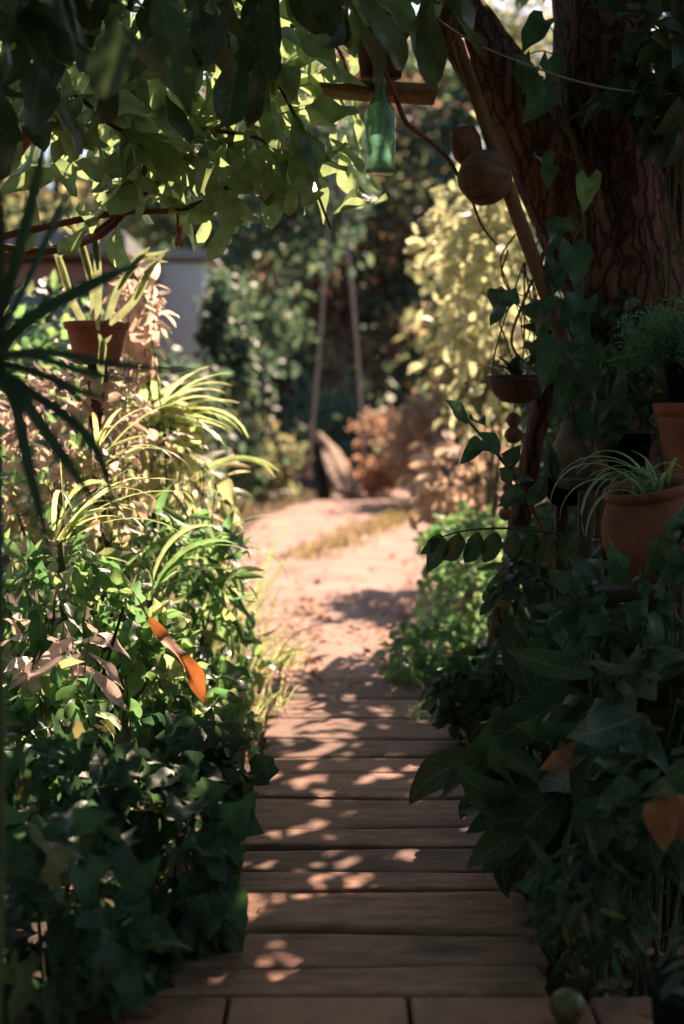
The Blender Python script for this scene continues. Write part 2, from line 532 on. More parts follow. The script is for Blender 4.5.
L.new(ad.outputs[0], bp.inputs['Height']); L.new(bp.outputs[0], bs.inputs['Normal']); L.new(bs.outputs[0], out.inputs[0])
M['bark'] = m
M['twig'] = solid_mat('reddish twig bark', [(.09, .03, .02), (.20, .07, .045), (.26, .11, .07)], scale=12, bump=.4, dist=.004)
M['stem'] = solid_mat('green brown stems', [(.04, .05, .02), (.08, .09, .035), (.10, .07, .035)], scale=10, bump=0)
M['pole'] = solid_mat('reddish weathered pole', [(.11, .05, .03), (.21, .10, .055), (.28, .15, .09)], scale=3, stretch=(9, 9, 1), bump=.6, dist=.01)
M['plank'] = solid_mat('worn plank wood', [(.095, .048, .033), (.175, .090, .062), (.225, .118, .082), (.31, .175, .125)], scale=5.0, stretch=(1.5, 4.5, 4.5), detail=11, bump=.5, dist=.004, rough=.78, spec=.25, spots=(.06, .032, .023), spotscale=3.2, spotstretch=(1.3, 2.2, 2.2), rnd=.36)
M['joist'] = solid_mat('dark joist wood', [(.02, .014, .01), (.05, .035, .025)], scale=5, bump=.4)
M['tile'] = solid_mat('terracotta floor tile', [(.16, .07, .045), (.26, .115, .075), (.31, .15, .10)], scale=5, bump=.3, dist=.004, rough=.7, spots=(.10, .06, .045), spotscale=7)
M['soil'] = solid_mat('dark garden soil', [(.02, .013, .009), (.055, .034, .022), (.11, .065, .042)], scale=7, bump=1, dist=.04, rough=.95, detail=9)
M['dirt'] = solid_mat('pale pink dirt', [(.15, .09, .072), (.24, .15, .122), (.285, .186, .155), (.325, .22, .187)], scale=1.5, bump=.6, dist=.03, rough=.95, detail=10, spots=(.25, .155, .12), spotscale=1.3)
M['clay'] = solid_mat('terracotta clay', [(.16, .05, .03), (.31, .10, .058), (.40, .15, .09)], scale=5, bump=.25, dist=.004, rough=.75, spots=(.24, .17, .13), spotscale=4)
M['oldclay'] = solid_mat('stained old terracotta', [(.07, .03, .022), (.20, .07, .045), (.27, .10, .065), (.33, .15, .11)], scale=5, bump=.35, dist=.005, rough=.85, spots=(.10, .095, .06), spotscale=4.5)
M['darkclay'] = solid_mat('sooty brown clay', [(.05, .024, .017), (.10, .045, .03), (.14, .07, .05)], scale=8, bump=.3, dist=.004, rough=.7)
M['plastic'] = solid_mat('black plastic pot', [(.005, .0055, .0055), (.010, .0105, .0105)], scale=10, bump=.1, dist=.002, rough=.9, spec=.04)
M['coconut'] = solid_mat('brown fibrous coconut husk', [(.07, .036, .024), (.16, .088, .058), (.24, .145, .10)], scale=14, stretch=(1, 1, 4), bump=.8, dist=.008, rough=.9)
M['gourd'] = solid_mat('grey brown gourd', [(.10, .06, .045), (.19, .125, .095), (.25, .175, .135)], scale=9, bump=.5, dist=.005, rough=.8)
M['wire'] = solid_mat('grey string', [(.22, .19, .16), (.34, .30, .26)], scale=30, bump=0)
M['rock'] = solid_mat('pale grey rock', [(.16, .14, .12), (.30, .26, .23), (.38, .34, .30)], scale=4, bump=.8, dist=.05)
M['stumpwood'] = solid_mat('weathered stump wood', [(.09, .045, .03), (.36, .23, .165), (.52, .36, .27)], scale=3.5, stretch=(5, 5, 1), bump=1, dist=.06)
M['palewood'] = solid_mat('pale bare wood', [(.38, .29, .22), (.55, .43, .34)], scale=3, stretch=(5, 5, 1), bump=.4)
M['plaster'] = solid_mat('pink plaster', [(.32, .19, .15), (.42, .27, .215)], scale=2, bump=.2, dist=.01)
M['white'] = solid_mat('white painted wall', [(.60, .62, .62), (.74, .75, .75)], scale=2, bump=.2, dist=.01)
M['roofing'] = solid_mat('grey roofing', [(.20, .20, .20), (.30, .30, .29)], scale=3, stretch=(10, 1, 1), bump=.5, dist=.03)
M['frame'] = solid_mat('dark window frame', [(.06, .035, .025), (.09, .05, .035)], scale=5, bump=0)
M['pane'] = solid_mat('dark window glass', [(.012, .015, .018), (.02, .024, .028)], scale=2, bump=0, rough=.08, spec=.6)
M['lime'] = solid_mat('green fruit skin', [(.035, .05, .02), (.085, .075, .03), (.10, .045, .025)], scale=12, bump=.2, dist=.002, rough=.4)
M['budpink'] = solid_mat('pink flower bud', [(.42, .12, .10), (.55, .22, .18)], scale=30, bump=.2, dist=.002)
M['bead'] = solid_mat('red brown seed pod', [(.14, .05, .035), (.26, .10, .07)], scale=25, bump=.6, dist=.004)

m, nt, N, L = mat('green bottle glass')
out = N.new('ShaderNodeOutputMaterial')
bs = N.new('ShaderNodeBsdfPrincipled')
bs.inputs['Base Color'].default_value = (.74, .95, .83, 1)
bs.inputs['Transmission Weight'].default_value = 1
bs.inputs['Roughness'].default_value = .04
bs.inputs['IOR'].default_value = 1.45
tl = N.new('ShaderNodeBsdfTranslucent'); tl.inputs[0].default_value = (.60, .91, .73, 1)
mx = N.new('ShaderNodeMixShader')
tc = N.new('ShaderNodeTexCoord'); no = N.new('ShaderNodeTexNoise'); no.inputs['Scale'].default_value = 14
mr = N.new('ShaderNodeMapRange'); mr.inputs[1].default_value = .35; mr.inputs[2].default_value = .7
mr.inputs[3].default_value = .22; mr.inputs[4].default_value = .55
L.new(tc.outputs['Object'], no.inputs['Vector']); L.new(no.outputs[0], mr.inputs[0]); L.new(mr.outputs[0], mx.inputs[0])
L.new(bs.outputs[0], mx.inputs[1]); L.new(tl.outputs[0], mx.inputs[2]); L.new(mx.outputs[0], out.inputs[0])
M['glass'] = m


# ------------------------------------------------------------------ things
def thing(name, label, cat, loc, group=None):
    o = bpy.data.objects.new(name, None)
    C.objects.link(o)
    o.empty_display_size = .1
    o.location = loc
    o['label'] = label
    o['category'] = cat
    if group:
        o['group'] = group
    return o


def tag(o, label, cat, group=None, kind=None):
    if label:
        o['label'] = label
        o['category'] = cat
    if group:
        o['group'] = group
    if kind:
        o['kind'] = kind
    return o


def struct(o, kind='structure', label=None, cat=None):
    o['kind'] = kind
    if label:
        o['label'] = label
        o['category'] = cat
    return o


# ------------------------------------------------------------------ the setting
def sheet(name, xs, ys, zf, m):
    g = Geo()
    X, Y = np.meshgrid(xs, ys)
    Z = zf(X, Y)
    n, k = len(xs), len(ys)
    v = np.stack([X, Y, Z], -1).reshape(-1, 3)
    i = np.arange(k - 1)[:, None] * n
    j = np.arange(n - 1)[None, :]
    f = np.stack([i + j, i + j + 1, i + n + j + 1, i + n + j], -1).reshape(-1, 4)
    return struct(g.add(v, f, v[:, :2]).build(name, m))


def soilz(X, Y):
    bump = .018 * np.sin(X * 5.1 + 1.3 * np.sin(Y * 2.3)) + .014 * np.sin(Y * 6.3 + X * 2) - .035
    far = np.clip((Y - 30) / 60, 0, 1)
    return bump * (1 - far) - .01


xs = np.concatenate([[-400, -120, -40, -15], np.arange(-6, 7, .12), [15, 40, 120, 400]])
ys = np.concatenate([[-60, -10], np.arange(0, 12, .12), np.arange(12, 34, .5), [40, 60, 120, 300, 900]])
sheet('ground', xs, ys, soilz, M['soil'])

# dirt track beyond the boards: outline in metres, left and right edge by distance
PL = np.array([[6.2, -.50], [7.4, -.55], [8.6, -.72], [10.5, -.95], [13, -1.1], [16.5, -1.18], [19.7, -1.15], [22.5, -.72], [25, -.25], [27.5, .1], [29, .25]])
PR = np.array([[6.2, .52], [7.4, .50], [8.6, .60], [10.5, .72], [13, .95], [16.5, 1.12], [19.7, 1.28], [22, 1.42], [25, 1.62], [27.5, 1.8], [29, 1.95]])
yy = np.arange(6.2, 29, .12)
g = Geo()
nn = 22
v = []
for y in yy:
    a = np.interp(y, PL[:, 0], PL[:, 1]) + .05 * math.sin(y * 3.1) + .04 * math.sin(y * 7.7 + 1)
    b = np.interp(y, PR[:, 0], PR[:, 1]) + .05 * math.sin(y * 2.7 + 2) + .04 * math.sin(y * 8.3)
    for t in np.linspace(0, 1, nn):
        z = .012 + .01 * math.sin(y * 1.9 + t * 7) * math.sin(t * 9 + y) + .02 * math.exp(-((t - .55) / .12) ** 2)
        if t in (0.0, 1.0):
            z = -.06
        v.append((a + (b - a) * t, y, z))
v = np.array(v)
i = np.arange(len(yy) - 1)[:, None] * nn
j = np.arange(nn - 1)[None, :]
g.add(v, np.stack([i + j, i + j + 1, i + nn + j + 1, i + nn + j], -1).reshape(-1, 4))
struct(g.build('dirt_path', M['dirt']))

# terracotta paving in front of the boards
g = Geo()
y1 = G(342, 996, .045)[1]
dz = y1 - .345
for r in range(2):
    for c in range(-2, 3):
        x = G(232, 1004)[0] + .175 + c * .352
        box(g, (x, y1 - .172 - r * .35, .02), (.344, .342, .05), bev=.005)
struct(g.build('tile_paving', M['tile'], smooth=False))

# ------------------------------------------------------------------ boardwalk
EDGE = [994, 965, 929, 890, 871, 846, 827, 797, 773, 757, 739, 718, 699, 676]
RX = ([677, 712, 757, 773, 824, 862, 890, 922, 960, 994], [424, 442, 470, 486, 493, 511, 521, 527, 541, 554])
LX = ([677, 699, 718, 740, 773, 795, 845, 890, 930, 965, 994], [298, 278, 270, 262, 250, 240, 225, 205, 175, 150, 125])
bw = thing('boardwalk', 'weathered wooden boardwalk of uneven planks running up the middle of the path', 'boardwalk', tuple(G(342, 830)))
rb = random.Random(3)
for a, b in zip(EDGE[:-1], EDGE[1:]):
    ya, yb = G(342, a, .045)[1], G(342, b, .045)[1]
    gap = rb.choice([.011, .016, .024])
    mid = (a + b) / 2
    x0 = G(np.interp(mid, *LX), mid, .045)[0] + rb.uniform(-.02, .02)
    x1 = G(np.interp(mid, *RX), mid, .045)[0] + rb.uniform(-.012, .012)
    nx, ny = 26, 6
    top = []
    tilt = rb.uniform(-.008, .008)
    hz = rb.uniform(-.004, .004)
    ph = rb.uniform(0, 6)
    rings = []
    cx = np.linspace(x0, x1, nx)
    prof = [(0, -.04), (0, -.006), (.0035, -.001), (.012, 0), (.35, 0), (.65, 0)]
    w = yb - ya - gap
    sec = [(0, -.036), (0, -.005), (.004, -.001)] + [(w * q, 0) for q in (.15, .38, .62, .85)] + [(w - .004, -.001), (w, -.005), (w, -.036)]
    V = []
    for k, x in enumerate(cx):
        e = 1.0 if 0 < k < nx - 1 else .96
        wob = .005 * math.sin(x * 9 + ph) + .003 * math.sin(x * 23 + ph * 2) + .0018 * math.sin(x * 61 + ph * 5)
        for q, (sy, sz) in enumerate(sec):
            front = 1 - sy / w
            yyv = ya + sy + wob * (front - .3) + (x - (x0 + x1) / 2) * tilt
            zz = .045 + hz + sz + .0022 * math.sin(x * 6 + ph + sy * 14) + tilt * (x - x0) * .4
            xx = x + (.008 * math.sin(sy * 60 + ph) if k in (0, nx - 1) else 0)
            V.append((xx, yyv, zz * e if sz > -.03 else zz))
    V = np.array(V)
    ns = len(sec)
    ii = np.arange(nx - 1)[:, None] * ns
    jj = np.arange(ns - 1)[None, :]
    f = np.stack([ii + jj, ii + ns + jj, ii + ns + jj + 1, ii + jj + 1], -1).reshape(-1, 4)
    g = Geo().add(V, f)
    # end faces
    for k in (0, nx - 1):
        o_ = k * ns
        ef = []
        for q in range(ns // 2 - 1):
            fq = (o_ + q, o_ + q + 1, o_ + ns - 2 - q, o_ + ns - 1 - q)
            ef.append(fq if k == 0 else fq[::-1])
        g.f.append(np.array(ef) + 0)
    g.build('plank', M['plank'], bw)
for sx in (.16, .84):
    g = Geo()
    pts = []
    for yv, pxy in ((G(342, 990)[1], 990), (G(342, 680)[1], 680)):
        l, r = G(np.interp(pxy, *LX), pxy)[0], G(np.interp(pxy, *RX), pxy)[0]
        pts.append((l + (r - l) * sx, yv, -.022))
    pts = np.array(pts)
    d = nrm(pts[1] - pts[0])
    s = np.array([d[1], -d[0], 0]) * .03
    vv = []
    for p in pts:
        for q, z in ((-1, -.03), (1, -.03), (1, .027), (-1, .027)):
            vv.append(p + s * q + np.array([0, 0, z]))
    g.add(vv, [(0, 1, 5, 4), (1, 2, 6, 5), (2, 3, 7, 6), (3, 0, 4, 7), (0, 3, 2, 1), (4, 5, 6, 7)])
    g.build('joist', M['joist'], bw, smooth=False)


# gaps in the leaves through which single sunbeams reach the boards and the plants
GLOW = sunproj(P(672, 822, 2.75))[0]
FL = [(232, 921, 1.2), (250, 914, 1.2), (268, 909, 1), (284, 905, .9), (300, 888, .8), (322, 883, .8), (286, 974, 1.3), (294, 941, .8), (353, 890, .7), (356, 908, .7), (392, 858, .9), (403, 861, 1), (414, 862, .9), (445, 822, .9), (456, 815, .9), (468, 806, .9), (272, 842, .9), (286, 836, 1), (300, 830, 1),
      (312, 826, .8), (284, 790, 1), (300, 785, 1), (314, 781, 1), (348, 806, .8), (365, 784, 1), (376, 779, 1), (390, 782, .9), (350, 751, .8), (338, 764, .9), (300, 757, 1), (318, 755, 1), (282, 763, 1.2), (405, 768, .7), (425, 840, .7), (330, 737, 1), (310, 722, 1), (345, 700, 1), (415, 774, .7), (290, 740, 1.1), (280, 990, .8), (208, 990, 1.1)]
FL = np.array([(*G(x, y, .045)[:2], r) for x, y, r in FL] + [(*G(x, y, .045)[:2], r) for x, y, r in ((262, 962, .8), (340, 868, .8), (318, 846, .8), (402, 802, .9), (420, 792, .8), (436, 800, .7), (330, 797, .9), (312, 805, .9), (360, 768, .9), (386, 757, .8), (298, 772, 1), (270, 779, 1), (322, 743, .9), (302, 730, 1), (344, 724, .9), (288, 715, 1), (372, 738, .7), (480, 850, .6), (462, 834, .8), (262, 868, .8), (330, 915, .7), (306, 858, .7), (372, 712, .9), (396, 728, .7), (416, 745, .6))] + [(*GLOW, 1.5), (*sunproj(P(380, 130, 4.35))[0], 2.0)] + [(*sunproj(P(x, y, d))[0], 1.2) for x, y, d in ((20, 735, 3.2), (75, 715, 3.5), (150, 905, 2.9), (222, 790, 3.4), (205, 800, 3.4), (165, 835, 3.0), (238, 850, 3.2), (12, 780, 2.9), (615, 660, 3.1), (600, 650, 3.2), (500, 735, 3.4), (640, 870, 2.8), (560, 770, 3.2), (530, 640, 4.4), (470, 660, 5.0), (120, 880, 2.7), (95, 800, 3.0))])


def in_gap(p, reach=.038):
    g = sunproj(p)
    o = np.zeros(len(g), bool)
    for x, y, r in FL:
        # the gap is longer along the sun's direction on the ground
        u = (g - (x, y))
        a = u @ (SUN[:2] / np.linalg.norm(SUN[:2]))
        b = u @ np.array([SUN[1], -SUN[0]]) / np.linalg.norm(SUN[:2])
        o |= (a / 1.4) ** 2 + b ** 2 < (reach * r) ** 2
    return o


def clear(pos, dirs, size, reach=.03):
    """keep the leaves whose blade (foot, middle, tip) stays out of the gaps"""
    d = nrm(np.atleast_2d(dirs)) * np.broadcast_to(size, (len(pos),))[:, None]
    return ~(in_gap(pos, reach) | in_gap(pos + d * .35, reach) | in_gap(pos + d * .7, reach) | in_gap(pos + d, reach))


# ------------------------------------------------------------------ plant makers
def stems_to(g, base, pts, r=.004, bend=.25):
    base = np.asarray(base)
    for p in pts:
        mid = base * .5 + p * .5 + R.normal(0, .05, 3) * np.linalg.norm(p - base) * bend * 2
        mid[2] += .08 * np.linalg.norm(p - base)
        tube(g, [base + R.normal(0, .02, 3) * (1, 1, 0), mid, p], [r * 1.5, r, r * .5], n=5, k=4)


def bush(name, label, cat, px, py, d, rx, ry, n, kind, size, m, lod=0, depth=None, shell=.45, face=(.25, -.55, .15), droop=.5, clump=0, nst=9, group=None, up=.7, jitter=.25, extra=None):
    """leafy plant filling an ellipsoid; its stems reach the ground below"""
    c = P(px, py, d)
    s = d / F
    rad = np.array([rx * s, depth if depth else (rx * s + ry * s) / 2, ry * s])
    base = np.array([c[0], c[1], -.05])
    t = thing(name, label, cat, tuple(base), group)
    pts = ellipsoid(c, rad, n, shell, clump)
    pts[:, 2] = np.maximum(pts[:, 2], .015 + R.uniform(0, .06, n))
    dr, no_ = orient(pts, c, rad, face=face, droop=droop, up=up)
    if d < 12:
        ok = clear(pts, dr, size) | (pts[:, 2] < .45)
        pts, dr, no_ = pts[ok], dr[ok], no_[ok]
        n = len(pts)
    g = Geo()
    leaves(g, pts, dr, no_, size * R.uniform(1 - jitter * 1.6, 1 + jitter, n), kind, lod)
    sel = pts[R.choice(n, min(nst, n), replace=False)]
    mats = [m]
    if extra:
        k, kk, ss, mm = extra
        g.mi = 1
        mats.append(mm)
        pts = ellipsoid(c, rad * 1.02, k, .8)
        pts[:, 2] = np.maximum(pts[:, 2], .03)
        dr, no_ = orient(pts, c, rad, face=face, droop=droop, up=up)
        leaves(g, pts, dr, no_, ss * R.uniform(.7, 1.2, k), kk, lod)
    g.build('foliage', mats, t)
    g = Geo()
    stems_to(g, base, sel, r=.0035 if size < .2 else .006)
    g.build('stem', M['stem'], t)
    return t


def straps(name, label, cat, px, py, d, specs, m, w, group=None, partname='leaf_blade', stem=True):
    """blades from one crown; specs: (azimuth, lift, length, droop)"""
    c = P(px, py, d)
    t = thing(name, label, cat, (c[0], c[1], -.04 if stem else c[2]), group)
    g = Geo()
    for az, lift, Ln, dr in specs:
        p = arch(c + R.normal(0, .012, 3), az, lift, Ln, dr, 10, R.normal(0, .15))
        ribbon(g, p, w * R.uniform(.75, 1.2), nor=(0, 0, 1) if lift < 1.2 else (math.cos(az + 1.2), math.sin(az + 1.2), .4), fold=.35)
    g.build(partname, m, t)
    if stem:
        g = Geo()
        tube(g, [(c[0], c[1], -.05), (c[0] + .015, c[1] + .01, c[2] * .5), c], [.014, .012, .010], n=7)
        g.build('stem', M['stem'], t)
    return t


def blade_px(g, pts, d, w, nor=(0, -1, .5), fold=.3, k=5):
    """one blade drawn through picture points at given distances"""
    ds = d if hasattr(d, '__len__') else [d] * len(pts)
    p = smooth_path([P(x, y, q) for (x, y), q in zip(pts, ds)], k)
    ribbon(g, p, w, nor=nor, fold=fold)


def leaf_px(g, a, b, da, db, kind, nor=(.1, -.9, .4), aspect=1.0, lod=1):
    p, q = P(*a, da), P(*b, db)
    leaves(g, [p], [q - p], [np.asarray(nor) + R.normal(0, .15, 3)], [np.linalg.norm(q - p)], kind, lod, aspect)


# ------------------------------------------------------------------ what the sun must reach (foliage overhead leaves these ways open)
def open_to_sun(p):
    p = np.atleast_2d(p)
    g = sunproj(p)
    x, y = g[:, 0], g[:, 1]
    left_bank = (x < -.42 + .05 * np.sin(y * 9)) & (x > -3.2) & (y > 3.25 + .12 * np.sin(x * 11)) & (y < 8)
    board_side = (x > -.5) & (x < -.22 + .12 * np.clip(y - 5.2, 0, 2)) & (y > 4.9 + .3 * np.sin(x * 13)) & (y < 7.2)
    front = (x > -1.3) & (x < 1.6) & (y > 6.9) & (y < 8.6)
    track = (y > 9.9) & (x > -6) & (x < 3)
    arch_leaves = (x > -1.35) & (x < -.45) & (y > 1.75) & (y < 3.1) & (p[:, 2] > 2.25)
    return left_bank | board_side | front | track | arch_leaves


def thin(p, *arrs, keep=.07):
    o = open_to_sun(p)
    k = ~in_gap(p) & (~o | (R.uniform(0, 1, len(p)) < keep))
    return [p[k]] + [a[k] for a in arrs]


# ------------------------------------------------------------------ old tree on the right
D = 4.9
t = thing('old_tree', 'old thick tree on the right, fibrous red brown bark, forked trunk with heart leaf vine', 'tree', tuple(G(640, 766)))
g = Geo()
tube(g, [P(655, 800, D), P(648, 640, D), P(645, 450, D), P(634, 320, D), P(618, 220, D), P(606, 110, D), P(602, -20, D), P(592, -220, D), P(560, -420, D)],
     [.25, .21, .20, .20, .165, .152, .15, .14, .10], n=40, k=12, ridges=19, rough=.012)
tube(g, [P(672, 560, D + .05), P(668, 430, D + .05), P(668, 320, D + .05), P(684, 200, D + .1), P(700, 60, D + .1), P(720, -140, D + .2)],
     [.17, .16, .15, .13, .11, .09], n=32, k=12, ridges=15, rough=.012)
g.build('trunk', M['bark'], t)
g = Geo()
tube(g, [P(640, 345, D), P(598, 262, D - .03), P(560, 190, D - .06), P(520, 105, D - .08), P(482, 50, D - .08), P(446, -10, D - .05), P(400, -120, D), P(330, -260, D + .1)],
     [.17, .15, .125, .108, .098, .09, .08, .055], n=32, k=12, ridges=15, rough=.012)
g.build('limb', M['bark'], t)
# crown: leaf clumps on branches, mostly above the frame
anchors = [P(592, -220, D), P(560, -420, D), P(400, -120, D), P(330, -260, D + .1), P(720, -140, D + .2)]
cl = []
for cx, cy, cz, k in ((1.2, 6.6, 3.7, 22), (1.5, 7.8, 4.2, 22), (1.0, 5.8, 3.4, 18), (1.7, 8.8, 4.6, 20), (2.0, 10.0, 5.0, 18), (2.3, 10.8, 5.2, 16), (2.2, 7.2, 3.9, 20), (2.5, 8.4, 4.3, 18), (2.0, 9.4, 4.7, 16), (.6, 6.0, 3.8, 16), (.4, 5.2, 3.6, 16), (2.0, 6.0, 3.2, 16), (1.6, 5.2, 2.8, 12), (2.9, 6.6, 3.2, 14), (.2, 4.6, 3.7, 14), (.1, 2.9, 3.3, 12), (1.0, 2.5, 3.0, 12)):
    cl.append(np.array([cx, cy, cz]) + R.normal(0, 1, (k, 3)) * (.5, .55, .3))
cl = np.concatenate(cl)
cl = cl[~open_to_sun(cl)]
cl = cl[~((cl[:, 1] > 5.4) & (cl[:, 2] < 2.4 + .25 * (cl[:, 1] - 5)) & (cl[:, 0] < 1.6))]
cl = cl[cl[:, 2] > 2.05 + .16 * (cl[:, 1])] if False else cl
# keep out of the view through the arch
pxx = 342 + F * cl[:, 0] / cl[:, 1]
pyy = 432 - F * (cl[:, 2] - H) / cl[:, 1]
cl = cl[(pyy < -40) | (pxx > 650)]
n_per = 74
pts = np.repeat(cl, n_per, 0) + R.normal(0, .17, (len(cl) * n_per, 3))
pts = thin(pts)[0]
pxx = 342 + F * pts[:, 0] / pts[:, 1]
pyy = 432 - F * (pts[:, 2] - H) / pts[:, 1]
pts = pts[(pyy < 5) | (pxx > 640)]
g = Geo()
dd = R.normal(0, .7, (len(pts), 3)) + (0, 0, -.5)
ok = clear(pts, dd, .13)
pts, dd = pts[ok], dd[ok]
leaves(g, pts, dd, R.normal(0, .6, (len(pts), 3)) + (0, 0, .9), .125 * R.uniform(.7, 1.3, len(pts)), 'ovate')
g.build('crown', M['canopy'], t)
g = Geo()
for c in cl[::2]:
    a = min(anchors, key=lambda q: np.linalg.norm(q - c))
    tube(g, [a, (a + c) / 2 + R.normal(0, .1, 3), c], [.022, .014, .006], n=6, k=4)
g.build('branch', M['bark'], t)
old_tree = t

# leaning poles and post at the tree
g = Geo()
tube(g, [P(760, 850, 4.35), P(612, 470, 4.4), P(568, 352, 4.42), P(520, 222, 4.45), P(468, 72, 4.5), P(458, 40, 4.5)], [.026, .024, .0235, .022, .019, .018], n=12, k=8, ridges=5)
tag(g.build('leaning_pole', M['pole'], origin=tuple(P(760, 850, 4.35))), 'thin reddish wooden pole leaning diagonally across the fork of the old tree', 'pole')
g = Geo()
tube(g, [P(483, 750, 5.2), P(497, 655, 5.2), P(513, 560, 5.2), P(532, 450, 5.2), P(546, 380, 5.2), P(556, 320, 5.2)], [.05, .044, .04, .036, .036, .032], n=16, k=8, ridges=7)
tag(g.build('wooden_post', M['bark'], origin=tuple(P(483, 750, 5.2))), 'dark gnarled post leaning right behind the hanging half shell planter', 'post')

# dry roots and vines hanging round the pole
g = Geo()
for i in range(9):
    x = R.uniform(498, 556)
    y0 = R.uniform(225, 300)
    pts = [P(x + R.normal(0, 4), y0, 4.75)]
    L_ = R.uniform(60, 120)
    for k in range(1, 5):
        pts.append(P(x + R.normal(0, 7) + k * R.uniform(-2, 3), y0 + L_ * k / 4, 4.75 + R.normal(0, .04)))
    tube(g, pts, [.0035, .003, .002], n=5, k=4)
tube(g, [P(556, 230, 4.75), P(524, 300, 4.75), P(512, 345, 4.72), P(540, 375, 4.7)], [.006, .004], n=5)
tag(g.build('dry_vine', M['twig'], origin=tuple(P(525, 230, 4.75))), 'tangle of dry brown vines hanging beside the leaning pole', 'vine')

g = Geo()
tube(g, [P(369, 47, 4.25), P(380, 62, 4.25), P(394, 92, 4.25), P(406, 122, 4.3), P(428, 140, 4.44), P(446, 156, 4.46), P(455, 170, 4.48)], [.009, .008, .0075, .007], n=6)
tube(g, [P(455, 170, 4.48), P(470, 196, 4.5), P(482, 226, 4.5), P(497, 245, 4.5)], [.006, .003], n=5)
tag(g.build('bare_vine', M['twig'], origin=tuple(P(369, 47, 4.4))), 'thin bare curved vine running from the bottle to the coconuts', 'vine')

g = Geo()
tube(g, [P(404, -40, 4.3), P(432, 12, 4.3), P(470, 40, 4.3), P(520, 62, 4.3), P(580, 82, 4.3), P(640, 92, 4.3), P(760, 97, 4.4)], .0028, n=6)
tag(g.build('string', M['wire'], origin=tuple(P(432, 12, 4.3))), 'pale thin string strung across in front of the tree trunk', 'string')

# shelf board, pot above it, green bottle below it
d = 4.45
a, b = P(318, 88, d), P(436, 95, d)
t = thing('hanging_shelf', 'narrow reddish board hung high under the leafy branches', 'shelf', tuple((a + b) / 2))
g = Geo()
box(g, (a + b) / 2, (np.linalg.norm(b - a), .16, .03), bev=.004, tilt=math.atan2(a[2] - b[2], b[0] - a[0]))
g.build('board', M['pole'], t)
g = Geo()
for q in (.1, .92):
    for dy in (-.06, .06):
        p = a + (b - a) * q + np.array([0, dy, .01])
        tube(g, [p, p + np.array([.0, 0, .5]), p + np.array([.02, -dy, 1.3])], .0025, n=5)
g.build('hanger_wire', M['wire'], t)
c = P(381, 79, d)
c[2] += .004
s = d / F
t = thing('potted_plant', 'dark brown flared pot with a shrub standing on the hanging board above the bottle', 'potted plant', tuple(c))
g = Geo()
lathe(g, [(.001, 0), (20 * s, 0), (25 * s, 36 * s), (29 * s, 42 * s), (30 * s, 56 * s), (28 * s, 57 * s), (26 * s, 46 * s), (.001, 45 * s)], c, n=24)
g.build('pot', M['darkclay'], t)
g = Geo()
pts = ellipsoid(c + np.array([0, .06, .46]), (.2, .18, .18), 70)
dr, no_ = orient(pts, c + np.array([0, 0, .3]), (.2, .2, .2))
leaves(g, pts, dr, no_, .12 * R.uniform(.7, 1.2, len(pts)), 'ellip')
g.build('foliage', M['canopy'], t)
g = Geo()
stems_to(g, c + np.array([0, 0, .13]), pts[:10], r=.004)
g.build('stem', M['stem'], t)

c = P(380, 175, 4.35)
s = 4.35 / F
t = thing('glass_bottle', 'empty pale green glass bottle hanging by its neck from the board', 'bottle', tuple(c))
g = Geo()
prof = [(.001, .002), (11, .4), (14.2, 2), (15, 5), (15.2, 40), (15, 58), (13.6, 64), (9, 72), (6.2, 78), (5.6, 86), (5.8, 90), (6.3, 90.5), (6.3, 94), (5.2, 95)]
inn = [(4.4, 94), (4.2, 86), (5.0, 78.5), (7.8, 72), (12.4, 64), (13.8, 57), (14.0, 40), (13.8, 6), (12.5, 4), (.001, 5)]
lathe(g, [(r * s, z * s) for r, z in prof + inn], c, n=40)
g.build('glass_body', M['glass'], t)
g = Geo()
top = c + np.array([0, 0, 91 * s])
lathe(g, [(6.9 * s, -2 * s), (7.5 * s, 0), (6.9 * s, 2 * s), (6.5 * s, 0), (6.9 * s, -2 * s)], top, n=16)
tube(g, [top + (7 * s, 0, 0), top + (5 * s, .02, 14 * s), top + (0, .06, 26 * s)], .002, n=5)
tube(g, [top - (7 * s, 0, 0), top + (-5 * s, .02, 14 * s), top + (0, .06, 26 * s)], .002, n=5)
g.build('neck_wire', M['wire'], t)

# coconuts
s = 4.45 / F
c = P(484, 178, 4.42)
g = Geo()
lathe(g, [(.001, -25 * s), (10 * s, -24 * s), (19 * s, -19 * s), (25 * s, -9 * s), (27 * s, 1 * s), (25 * s, 12 * s), (18 * s, 21 * s), (9 * s, 26 * s), (.001, 27 * s)], (0, 0, 0), n=30, M=Matrix.Rotation(.9, 3, 'Y') @ Matrix.Rotation(.3, 3, 'X'), wob=.03)
o = g.build('coconut', M['coconut'])
o.location = c
tag(o, 'round brown coconut hanging against the leaning pole', 'coconut')
g = Geo()
c2 = P(471, 150, 4.5)
lathe(g, [(.001, 0), (9 * s, 3 * s), (14 * s, 12 * s), (15 * s, 26 * s), (12 * s, 38 * s), (11 * s, 38 * s), (13.4 * s, 26 * s), (12 * s, 13 * s), (.001, 6 * s)], (0, 0, -16 * s), n=24, M=Matrix.Rotation(-.25, 3, 'Y'), wob=.05)
o = g.build('coconut_shell', M['bead'])
o.location = c2
tag(o, 'narrow reddish brown shell cup just behind the round coconut', 'shell cup')

